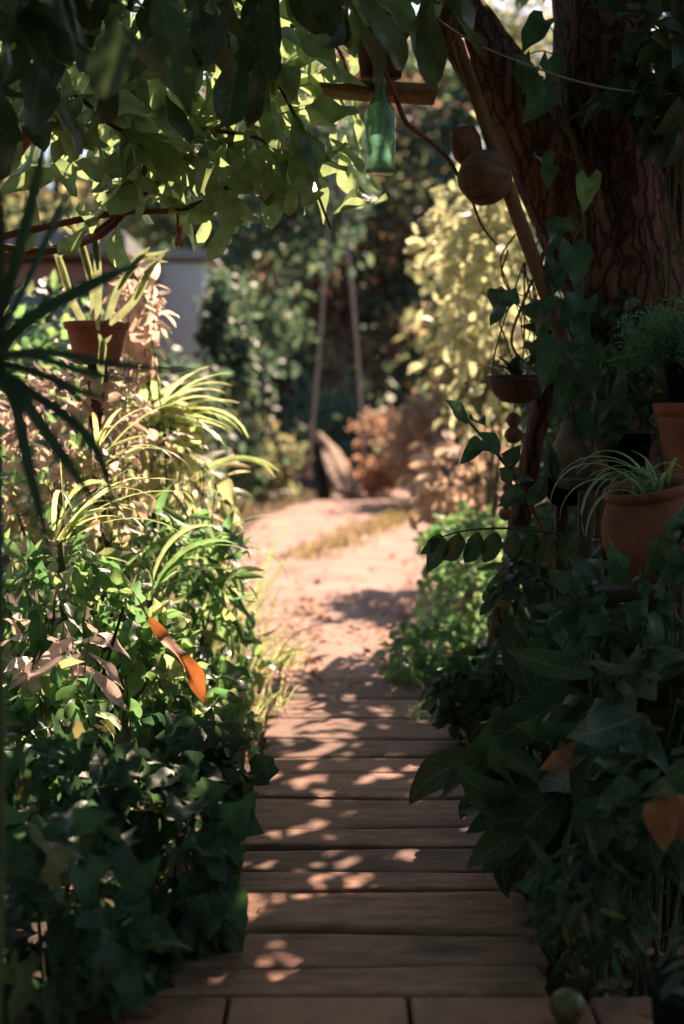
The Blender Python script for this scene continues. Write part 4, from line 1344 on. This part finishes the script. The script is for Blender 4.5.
grass_clump('tall pale grass clump where the left bank meets the dirt track', 234, 655, 7.2, 40, .35, .8, .0045, spread=.07)
grass_clump('tall green grass clump beside the far planks under the left bank', 232, 705, 6.1, 40, .25, .6, .0042, .1, spread=.08)
grass_clump('thin arching grass leaning over the left end of the far planks', 250, 722, 5.8, 34, .12, .36, .003, .4, spread=.07)
grass_clump('short grass tuft at the left edge of the sunlit dirt', 285, 672, 7, 44, .1, .3, .004, .5, spread=.045)
grass_clump('small pale grass tuft at the right edge of the far planks', 452, 730, 5.6, 60, .12, .28, .0035, .0, spread=.07, m='spider')
for x, y0, y1, r in ((240, 470, 690, .007), (236, 500, 700, .006), (250, 560, 690, .005)):
    pass

# dry orange leaves caught in the bank, a black stick
t = thing('dry_leaf', 'large dry orange leaf hanging in the left bank beside the boards', 'leaf', tuple(P(185, 660, 4.0)))
g = Geo()
p, q = P(148, 618, 3.95), P(226, 702, 3.85)
tv, tf, tuv = leaf_tpl('lance', .9, .32, 24, 9, wave=1.5, twist=.25, ph=2)
y_ = nrm(q - p); z_ = nrm(np.array([.5, -.85, .2]) - y_ * np.dot(y_, (.5, -.85, .2))); x_ = np.cross(y_, z_)
Ln = np.linalg.norm(q - p)
g.add(p + Ln * (tv[:, 0:1] * x_ * .62 + tv[:, 1:2] * y_ + tv[:, 2:3] * z_), tf, tuv)
tv2 = None
g.build('blade', M['orange'], t)
g = Geo()
tube(g, [p, p + (-.03, .02, .05), P(128, 585, 4.1)], [.003, .0025, .002], n=5)
g.build('petiole', M['rust'], t)
g = Geo()
leaves(g, [P(232, 722, 4.35)], [P(243, 765, 4.3) - P(232, 722, 4.35)], [(.4, -.8, .4)], [.16], 'broad', 1)
tag(g.build('dry_leaf', M['orange'], origin=tuple(P(232, 722, 4.35))), 'smaller dry orange leaf standing low against the left end of the planks', 'leaf')
g = Geo()
tube(g, [P(88, 720, 3.95), P(105, 668, 3.9), P(124, 606, 3.85)], [.006, .0055, .004], n=7)
tube(g, [P(88, 720, 3.95), G(80, 800)], [.006, .007], n=7)
tag(g.build('black_stick', M['joist'], origin=tuple(P(88, 720, 3.95))), 'thin black stick slanting up through the left bank', 'stick')

# ------------------------------------------------------------------ right side plants
RB = [
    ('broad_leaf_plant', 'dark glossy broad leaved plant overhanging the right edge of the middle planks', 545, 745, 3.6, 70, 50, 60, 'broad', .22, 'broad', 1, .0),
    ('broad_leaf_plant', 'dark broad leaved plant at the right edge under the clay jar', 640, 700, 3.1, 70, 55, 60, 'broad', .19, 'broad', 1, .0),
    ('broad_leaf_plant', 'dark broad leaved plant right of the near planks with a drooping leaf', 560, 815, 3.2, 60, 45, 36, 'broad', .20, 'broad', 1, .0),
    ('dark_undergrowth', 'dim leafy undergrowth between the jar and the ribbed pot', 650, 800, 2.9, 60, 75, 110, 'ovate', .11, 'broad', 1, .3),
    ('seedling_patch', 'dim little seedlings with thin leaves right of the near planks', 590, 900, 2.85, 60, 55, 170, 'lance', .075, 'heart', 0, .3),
    ('leafy_plant', 'sunlit low green plant at the right edge of the far planks', 430, 655, 6.3, 45, 45, 330, 'ovate', .075, 'mixed', 0, .5),
    ('leafy_plant', 'bright yellow green low plant beyond the leaning post', 470, 590, 7.2, 55, 50, 360, 'ovate', .08, 'mixed', 0, .5),
    ('leafy_plant', 'green plant at the foot of the leaning post on the right', 480, 690, 5.0, 50, 45, 260, 'ovate', .085, 'heart', 0, .5),
    ('leafy_plant', 'dark green plant between the leaning post and the black bowl', 545, 600, 4.6, 55, 75, 420, 'ovate', .085, 'heart', 0, .5),
    ('leafy_plant', 'dark green plant below the bulging terracotta pot', 600, 640, 3.8, 55, 60, 240, 'ovate', .085, 'heart', 0, .5),
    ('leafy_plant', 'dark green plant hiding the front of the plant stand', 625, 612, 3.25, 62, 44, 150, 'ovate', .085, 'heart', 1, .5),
    ('leafy_plant', 'dark heart leaved plant in front of the pots at the right edge', 684, 560, 3.2, 26, 45, 34, 'heart', .075, 'heart', 1, .5),
    ('leafy_plant', 'dark leafy climber filling the shade behind the black pot', 600, 350, 4.75, 60, 60, 260, 'ovate', .10, 'broad', 0, .5),
    ('leafy_shrub', 'dark shrub behind the old tree on the right', 640, 420, 6.3, 120, 190, 1500, 'ovate', .12, 'heart', 0, .5),
    ('leafy_shrub', 'low dark shrub beneath the old tree trunk', 600, 600, 5.4, 90, 90, 900, 'ovate', .10, 'heart', 0, .5),
]
for nm, lb, x, y, d, rx, ry, n, kd, sz, mt, lod, dp in RB:
    bush(nm, lb, 'shrub' if 'shrub' in nm else 'plant', x, y, d, rx, ry, n, kd, sz, M[mt], lod, face=(-.35, -.6, .3), droop=.6 if dp else .7,
         extra=(max(8, n // 10), kd, sz, M['strap']) if 'yellow green' in lb or 'sunlit' in lb else None)
t = thing('broad_leaf_plant', 'plant with a few very long dark leaves and one reddish leaf over the right planks', 'plant', tuple(G(585, 830)))
g, rg, sg = Geo(), Geo(), Geo()
for a, b, da, db, asp in (((560, 792), (484, 862), 3.2, 3.05, 1.15), ((580, 690), (462, 768), 3.5, 3.4, .75), ((600, 720), (575, 820), 3.1, 3.0, .95), ((620, 700), (684, 650), 3.2, 3.1, .9), ((590, 735), (500, 735), 3.3, 3.2, .7), ((640, 730), (590, 680), 3.1, 3.1, .9), ((605, 705), (520, 690), 3.6, 3.5, .8), ((630, 720), (670, 790), 3.0, 2.9, .9), ((650, 690), (600, 655), 3.2, 3.3, .8)):
    g = Geo()
    leaf_px(g, a, b, da, db, 'broad', nor=(-.1, -.75, .7), aspect=asp)
    g.build('leaf', M['broad'], t)
    tube(sg, [G(585, 830), (G(585, 830) + P(*a, da)) / 2 + (.02, .02, .05), P(*a, da)], [.006, .004], n=5)
leaf_px(rg, (592, 744), (534, 784), 3.12, 3.0, 'broad', nor=(-.3, -.8, .5), aspect=.9)
tube(sg, [G(585, 830), P(590, 770, 3.15), P(592, 744, 3.12)], [.005, .004], n=5)
rg.build('reddish_leaf', M['rust'], t)
sg.build('stem', M['stem'], t)
g = Geo()
leaves(g, [P(662, 792, 2.75)], [P(664, 850, 2.7) - P(662, 792, 2.75)], [(-.3, -.8, .3)], [.115], 'ovate', 1)
tag(g.build('dry_leaf', M['orange'], origin=tuple(P(664, 815, 2.75))), 'glowing orange dry leaf low at the right edge of the picture', 'leaf')
g = Geo()
leaves(g, [P(677, 794, 2.75)], [P(692, 846, 2.7) - P(677, 794, 2.75)], [(-.1, -.8, .3)], [.10], 'round', 1)
tag(g.build('dry_leaf', M['rust'], origin=tuple(P(677, 794, 2.75))), 'redder dry leaf cut by the right edge, beside the glowing orange leaf', 'leaf')

# sapling leaning into the path, and a hanging feather leaf
t = thing('sapling', 'slender sapling stem with dark pointed leaves leaning left over the right plants', 'sapling', tuple(G(560, 700)))
g = Geo()
tube(g, [G(565, 700), P(556, 590, 4.3), P(534, 512, 4.25), P(505, 464, 4.2), P(478, 432, 4.2), P(452, 402, 4.2)], [.008, .007, .006, .005, .003], n=7)
g.build('stem', M['twig'], t)
g = Geo()
for a, b in (((468, 424), (452, 398)), ((488, 443), (461, 462)), ((500, 452), (484, 432)), ((513, 478), (492, 470)), ((505, 466), (520, 446)), ((524, 492), (500, 505)), ((470, 420), (486, 424)), ((530, 505), (545, 480)), ((540, 530), (512, 540)), ((515, 480), (536, 486))):
    g = Geo()
    leaf_px(g, a, b, 4.18, 4.1, 'ovate', nor=(R.normal(0, .2), -.9, .5))
    g.build('leaf', M['heart'], t)

t = thing('feather_leaf_plant', 'dark feather shaped leaf with drooping leaflets crossing in front of the right bank', 'plant', tuple(G(585, 760)))
g, sg = Geo(), Geo()
tube(sg, [G(585, 760), P(590, 640, 4.0), P(575, 548, 3.95), P(530, 530, 3.95), P(470, 530, 3.9), P(432, 540, 3.9)], [.007, .006, .004, .003, .002], n=6)
for x in np.linspace(440, 572, 8):
    y = 532 + (x - 500) ** 2 / 2600
    for dx, L_ in ((-10, 34),):
        leaf_px(g, (x, y), (x + dx + R.normal(0, 3), y + L_ * R.uniform(.8, 1.2)), 3.92, 3.88 + .05 * R.random(), 'ovate', nor=(R.normal(.3, .4), -1, .3), aspect=1.15)
leaf_px(g, (440, 538), (422, 556), 3.9, 3.88, 'ovate')
g.build('leaflet', M['broad'], t)
sg.build('stem', M['stem'], t)

c = G(567, 1006, .08)
c[2] = .079
g = Geo()
lathe(g, [(.001, -.033), (.018, -.029), (.031, -.012), (.034, .004), (.028, .02), (.014, .031), (.001, .034)], (0, 0, 0), n=22)
o = g.build('lime', M['lime'])
o.location = c
tag(o, 'small green round fruit lying at the right end of the tiles', 'fruit')

# ------------------------------------------------------------------ middle distance
bush('yellow_shrub', 'tall sunlit yellow green shrub behind the coconuts and leaning pole', 'shrub', 492, 290, 8.6, 74, 165, 640, 'ellip', .125, M['yellow'], 0, depth=.45, clump=30, nst=26)
bush('straw_shrub', 'low sunlit straw and pink leaved shrub right of the dirt track', 'shrub', 470, 480, 9.4, 62, 62, 360, 'ellip', .13, M['autumn'], 0, depth=.45, clump=22, nst=18)
bush('leafy_shrub', 'green shrub on the right edge of the track before the straw shrub', 'shrub', 470, 545, 8.4, 48, 36, 420, 'ovate', .09, M['mixed'], 0, depth=.35)
bush('leafy_shrub', 'dark shrub casting shade on the track from the right', 'shrub', 640, 420, 11.5, 120, 130, 1300, 'ovate', .14, M['far_green'], 0, depth=.8)

bush('leafy_shrub', 'olive shrub right of the track, behind the tall yellow green shrub', 'shrub', 470, 318, 11.6, 52, 112, 1500, 'ovate', .12, M['far_olive'], 0, depth=.5, clump=26, nst=14)
# garden house seen between leaves on the left
t = thing('garden_house', 'low pink plastered house with grey roof edge glimpsed behind the left plants', 'house', (-3.6, 14.5, 0))
Y0 = 14.2
x0, x1 = P(-160, 0, Y0)[0], P(104, 0, Y0)[0]
zr = P(0, 262, Y0)[2]
g = Geo()
box(g, ((x0 + x1) / 2, Y0 + 1.5, zr / 2 - .05), (x1 - x0, 3.0, zr + .1), bev=.02)
g.build('wall', M['plaster'], t, smooth=False)
g = Geo()
box(g, ((x0 + x1) / 2, Y0 + 1.4, zr + .14), (x1 - x0 + .5, 3.6, .22), bev=.02)
g.build('roof', M['roofing'], t, smooth=False)
g = Geo()
xw = P(44, 0, Y0)[0]
box(g, (xw, Y0 - .02, zr - .75), (.9, .08, 1.0), bev=.01)
wnd = g.build('window', M['frame'], t, smooth=False)
g = Geo()
for sx in (-.21, .21):
    box(g, (xw + sx, Y0 - .062, zr - .75), (.36, .02, .86), bev=.004)
g.build('pane', M['pane'], wnd, smooth=False)
t = thing('white_shed', 'small white shed between the left plants and the dark tree', 'shed', (-2.4, 16.6, 0))
Y1 = 16.5
x0, x1 = P(128, 0, Y1)[0], P(202, 0, Y1)[0]
za = P(0, 262, Y1)[2]
g = Geo()
box(g, ((x0 + x1) / 2, Y1 + .5, za / 2 - .05), (x1 - x0, 1.0, za + .1), bev=.02)
g.build('wall', M['white'], t, smooth=False)
g = Geo()
box(g, ((x0 + x1) / 2, Y1 + .5, za + .07), (x1 - x0 + .25, 1.3, .1), bev=.02)
g.build('roof', M['roofing'], t, smooth=False)


# ------------------------------------------------------------------ far trees and shrubs
def far_tree(name, label, px, d, ztop, zlow, rx, n, m, sz, clump=40, tr=.12, kind='ovate', group=None):
    x = (px - 342) / F * d
    base = np.array([x, d, -.05])
    t = thing(name, label, 'tree', tuple(base), group)
    c = np.array([x, d, (ztop + zlow) / 2])
    rad = np.array([rx, rx * .7, (ztop - zlow) / 2])
    k = nrm(R.normal(0, 1, (clump, 3))) * (R.uniform(.15, 1, (clump, 1)) ** (1 / 3)) * .86
    cc = c + k * rad
    q = cc[R.integers(0, clump, n)] + R.normal(0, 1, (n, 3)) * np.array([.36, .36, .30]) * (rx / 2.2)
    q[:, 2] = np.maximum(q[:, 2], .2)
    g = Geo()
    dr, no_ = orient(q, c, rad, rnd=.7)
    leaves(g, q, dr, no_, sz * R.uniform(.6, 1.3, n), kind)
    g.build('crown', m, t)
    g = Geo()
    tube(g, [base, base + (R.normal(0, .1), 0, zlow * .6 + .3), c + (0, 0, -rad[2] * .3), c + (0, 0, rad[2] * .6)], [tr, tr * .8, tr * .6, tr * .2], n=10, ridges=5)
    for e in cc[::2]:
        z = min(max(e[2] - rx * .5, zlow * .5), ztop)
        s0 = np.array([x, d, z])
        tube(g, [s0, (s0 + e) / 2 + (0, 0, .1), e], [tr * .3, tr * .2, tr * .06], n=5, k=3)
    g.build('trunk', M['bark'], t)
    return t


far_tree('garden_tree', 'dark green dense tree left of the leaning poles, beyond the white shed', 232, 24, 8.5, 1.9, 2.1, 5200, M['far_green'], .22)
far_tree('garden_tree', 'russet leaved tree standing behind the two leaning poles', 350, 38, 13.4, 1.2, 3.0, 4800, M['far_red'], .26)
far_tree('garden_tree', 'dark green tree right of the leaning poles behind the bottle', 428, 39, 13.6, 1.2, 2.7, 4600, M['far_green'], .28)
far_tree('garden_tree', 'tall olive tree behind the garden house at far left', 60, 23, 9.5, 1.2, 2.6, 3600, M['far_olive'], .22)
far_tree('garden_tree', 'olive tree half hidden behind the tall yellow green shrub', 520, 25, 5.6, .8, 1.9, 3000, M['far_olive'], .22)
far_tree('garden_tree', 'green tree at far right seen in gaps behind the old tree', 640, 24, 6.0, .8, 2.0, 3200, M['far_green'], .22)
far_tree('garden_tree', 'small tree right of the track hidden behind the yellow green shrub', 548, 16.5, 3.3, .5, .95, 900, M['far_olive'], .15, clump=22, tr=.06)
far_tree('garden_tree', 'round green tree right of the track behind the leaning pole', 566, 20.5, 4.6, .6, 1.3, 1300, M['far_green'], .17, clump=24, tr=.08)
far_tree('garden_tree', 'tallest olive tree showing in the fork of the old tree', 560, 43, 16, 3, 3.2, 3600, M['far_olive'], .34)
far_tree('garden_tree', 'tall dark tree behind the russet tree in the centre', 290, 42, 13.5, 2.0, 4.0, 5000, M['far_green'], .34)
far_tree('garden_tree', 'tall dark olive tree behind and right of the bottle', 470, 43, 15, 2.5, 4.0, 4600, M['far_olive'], .34)


def far_bush(label, px, py, d, rx, ry, n, m, sz, name='garden_shrub'):
    return bush(name, label, 'shrub', px, py, d, rx, ry, n, 'ovate', sz, M[m], 0, depth=rx * d / F * .7, clump=26, nst=12)


far_bush('dark green shrub below the dark tree, left of the dirt track', 225, 410, 20, 55, 78, 1500, 'far_green', .17)
far_bush('grey brown rounded shrub just left of the weathered stump', 268, 450, 23, 36, 46, 900, 'far_olive', .16)
far_bush('russet shrub just right of the weathered stump', 385, 450, 25, 42, 46, 1100, 'far_red', .16)
far_bush('dark green shrub behind the stump between the two poles', 335, 425, 31, 52, 60, 1000, 'far_green', .18)
far_bush('straw coloured shrub at the right end of the track', 420, 440, 22, 36, 42, 800, 'autumn', .15)
far_bush('green flowering shrub under the dark tree near the white shed', 200, 360, 19, 50, 50, 900, 'far_olive', .15)
far_bush('dark green shrub at the far right behind the straw shrub', 520, 430, 20, 60, 80, 1200, 'far_green', .18)
far_bush('tall dark shrub at the right corner of the white shed', 226, 345, 15.5, 27, 84, 1100, 'far_green', .13)
far_bush('low shrub beside the track under the garden house', 170, 425, 14, 75, 88, 1900, 'far_green', .15)

# far wood closing the view
g = Geo()
n = 17000
q = np.stack([R.uniform(-30, 30, n), R.uniform(50, 58, n), R.uniform(0, 1, n) ** 1.1 * 15], -1)
q[:, 2] *= .75 + .25 * np.sin(q[:, 0] * .9) * np.sin(q[:, 0] * .37 + 1)
leaves(g, q, R.normal(0, 1, (n, 3)), R.normal(0, .6, (n, 3)) + (0, -.4, .6), 1.0 * R.uniform(.6, 1.3, n), 'ovate')
struct(g.build('distant_wood', M['far_green']), 'stuff', 'dim far wood closing the view behind the garden trees', 'wood')

# leaning poles, stump, rocks
for a, b, lb in (((308, 478), (331, 180), 'pale slender pole leaning right, left one of two behind the stump'), ((366, 470), (340, 165), 'thin brown pole leaning left, right one of two behind the stump')):
    g = Geo()
    tube(g, [P(*a, 23), P((a[0] + b[0]) / 2 + 1.5, (a[1] + b[1]) / 2, 23), P(*b, 23.2)], [.026, .024, .02], n=8)
    tag(g.build('slender_pole', M['palewood'], origin=tuple(P(*a, 23))), lb, 'pole')
t = thing('tree_stump', 'weathered pale wooden stump slab leaning at the end of the dirt track', 'stump', tuple(P(340, 494, 24.5)))
g = Geo()
nv = nrm(np.array([.62, -.25, .74]))
cc_ = P(342, 470, 24.7)
for pl, rr in (([(361, 497, 24.1), (354, 484, 24.35), (346, 467, 24.8), (338, 450, 25.2), (333, 441, 25.4)], [.12, .17, .15, .12, .03]), ([(351, 500, 24.0), (344, 484, 24.35), (336, 462, 24.9), (327, 442, 25.3), (321, 431, 25.5)], [.14, .18, .18, .15, .04]), ([(339, 500, 24.0), (333, 484, 24.3), (326, 464, 24.8), (321, 448, 25.2)], [.12, .15, .13, .03]), ([(362, 497, 23.9), (359, 487, 24.1), (354, 476, 24.3)], [.07, .08, .03])):
    tube(g, [P(*q) for q in pl], rr, n=18, k=7, ridges=9, rough=.07)
g.v = [v_ - ((v_ - cc_) @ nv)[:, None] * nv * .55 for v_ in g.v]
g.build('wood', M['stumpwood'], t)
g = Geo()
tube(g, [P(324, 498, 24.6), P(319, 470, 25.0), P(314, 445, 25.2), P(309, 425, 25.3)], [.12, .11, .10, .05], n=14, ridges=5)
g.build('dark_root', M['joist'], t)
for x, y, r, lb in ((283, 497, .18, 'small pale rock at the left end of the track, nearest the stump'), (262, 500, .24, 'low grey rock at the left end of the track below the rounded shrub'), (300, 494, .12, 'smallest rock tucked against the stump')):
    c = G(x, y)
    g = Geo()
    lathe(g, [(.001, -.4 * r), (r, -.3 * r), (1.15 * r, .1 * r), (.85 * r, .5 * r), (.4 * r, .68 * r), (.001, .7 * r)], (0, 0, 0), n=14, wob=.13)
    o = g.build('rock', M['rock'])
    o.location = c
    tag(o, lb, 'rock')

# ------------------------------------------------------------------ litter and grass that nobody could count
g = Geo()
n = 900
y = R.uniform(6.0, 9.5, n)
x = R.normal(0, .45, n)
p = np.stack([x, y, np.where(y < 6.6, .03, .022) + R.uniform(0, .012, n)], -1)
leaves(g, p, R.normal(0, 1, (n, 3)) * (1, 1, .12), R.normal(0, .22, (n, 3)) + (0, 0, 1), .065 * R.uniform(.5, 1.3, n), 'ovate')
n = 900
y = R.uniform(2.6, 6.5, n)
sd = np.where(R.random(n) < .65, 1, -1)
ex = np.where(sd > 0, np.interp(y, [2.9, 6.2], [.47, .40]), np.interp(y, [2.9, 6.2], [-.36, -.33]))
x = ex + sd * np.abs(R.normal(.03, .14, n))
p = np.stack([x, y, .008 + R.uniform(0, .03, n)], -1)
leaves(g, p, R.normal(0, 1, (n, 3)) * (1, 1, .15), R.normal(0, .3, (n, 3)) + (0, 0, 1), .06 * R.uniform(.5, 1.3, n), 'ovate')
n = 46
y = R.uniform(2.9, 6.2, n)
x = R.uniform(-.33, .42, n)
p = np.stack([x, y, np.full(n, .058)], -1)
leaves(g, p, R.normal(0, 1, (n, 3)) * (1, 1, .05), R.normal(0, .15, (n, 3)) + (0, 0, 1), .026 * R.uniform(.5, 1.3, n), 'lance')
n = 200
y = 9.3 + 16 * R.uniform(0, 1, n) ** 1.5
a_ = np.interp(y, PL[:, 0], PL[:, 1]); b_ = np.interp(y, PR[:, 0], PR[:, 1])
q_ = R.uniform(0, 1, n)
q_ = np.where(R.random(n) < .5, np.where(q_ < .5, q_ * .35, 1 - (1 - q_) * .35), q_)
p = np.stack([a_ + (b_ - a_) * q_, y, np.full(n, .03) + R.uniform(0, .02, n)], -1)
leaves(g, p, R.normal(0, 1, (n, 3)) * (1, 1, .2), R.normal(0, .35, (n, 3)) + (0, 0, 1), .08 * R.uniform(.5, 1.3, n), 'ovate')
struct(g.build('leaf_litter', M['litter']), 'stuff', 'small dry fallen leaves scattered along the path', 'leaves')
g = Geo()
for k in range(1300):
    if R.random() < .4:
        y = R.uniform(12.5, 21); x = np.interp(y, [12.5, 21], [-.35, 1.15]) + R.normal(0, .15)
    else:
        y = R.uniform(9, 27); x = np.interp(y, PL[:, 0], PL[:, 1]) - abs(R.normal(0, .5)) if R.random() < .6 else np.interp(y, PR[:, 0], PR[:, 1]) + abs(R.normal(0, .4))
    b = np.array([x, y, 0])
    ribbon(g, arch(b, R.uniform(0, 6.28), R.uniform(.7, 1.5), R.uniform(.06, .18), R.uniform(.2, 1.2), 4), .012, nor=(R.normal(0, .3), -1, .4), fold=.2)
struct(g.build('grass', M['dullgrass']), 'stuff', 'short grass along the track edges and between its ruts', 'grass')

# repeats carry their group
GROUP = {'heart_leaf_plant': 'heart leaved vines of the left bank', 'leafy_plant': 'leafy plants along both sides of the path', 'leafy_shrub': 'shrubs filling the banks', 'broad_leaf_plant': 'dark broad leaved plants on the right', 'garden_tree': 'trees beyond the dirt track',
         'garden_shrub': 'shrubs round the end of the dirt track', 'grass_clump': 'grass clumps by the boards', 'terracotta_pot': 'terracotta pots', 'black_pot': 'black plastic pots', 'dry_leaf': 'dry leaves caught among the plants', 'rock': 'rocks by the track', 'arching_blade_plant': 'plants with long arching blades on the left bank', 'slender_pole': 'slender poles beyond the track'}
for o in list(C.objects):
    k = o.name.split('.')[0]
    if o.parent is None and k in GROUP:
        o['group'] = GROUP[k]

# ------------------------------------------------------------------ light, sky, camera
w = bpy.data.worlds.new('World')
sc.world = w
w.use_nodes = True
nt = w.node_tree
nt.nodes.clear()
sk = nt.nodes.new('ShaderNodeTexSky')
sk.sky_type = 'NISHITA'
sk.sun_disc = False
sk.sun_elevation = EL
sk.sun_rotation = AZ
sk.dust_density = 1.5
bg = nt.nodes.new('ShaderNodeBackground')
bg.inputs[1].default_value = .05
ou = nt.nodes.new('ShaderNodeOutputWorld')
nt.links.new(sk.outputs[0], bg.inputs[0])
nt.links.new(bg.outputs[0], ou.inputs[0])
sl = bpy.data.lights.new('sun', 'SUN')
sl.energy = 5
sl.angle = math.radians(.3)
sl.color = (1, .73, .545)
so = bpy.data.objects.new('sun', sl)
C.objects.link(so)
so.rotation_euler = Vector(-SUN).to_track_quat('-Z', 'Y').to_euler()
so.location = (6, 10, 12)

cd = bpy.data.cameras.new('camera')
cd.sensor_fit = 'VERTICAL'
cd.sensor_height = 36
cd.lens = 50
cd.clip_start = .05
cd.clip_end = 2000
cd.dof.use_dof = True
cd.dof.focus_distance = 3.8
cd.dof.aperture_fstop = 2.0
co = bpy.data.objects.new('camera', cd)
C.objects.link(co)
co.location = (0, 0, H)
co.rotation_euler = (math.pi / 2 - PITCH, 0, 0)
sc.camera = co

sc.view_settings.view_transform = 'Standard'
sc.view_settings.look = 'None'
sc.view_settings.exposure = 1.9
sc.view_settings.gamma = 1
sc.view_settings.use_curve_mapping = False
cy = sc.cycles
cy.use_denoising = True
cy.max_bounces = 7
cy.diffuse_bounces = 3
cy.glossy_bounces = 2
cy.transmission_bounces = 5
cy.caustics_reflective = False
cy.caustics_refractive = False
cy.sample_clamp_indirect = 4
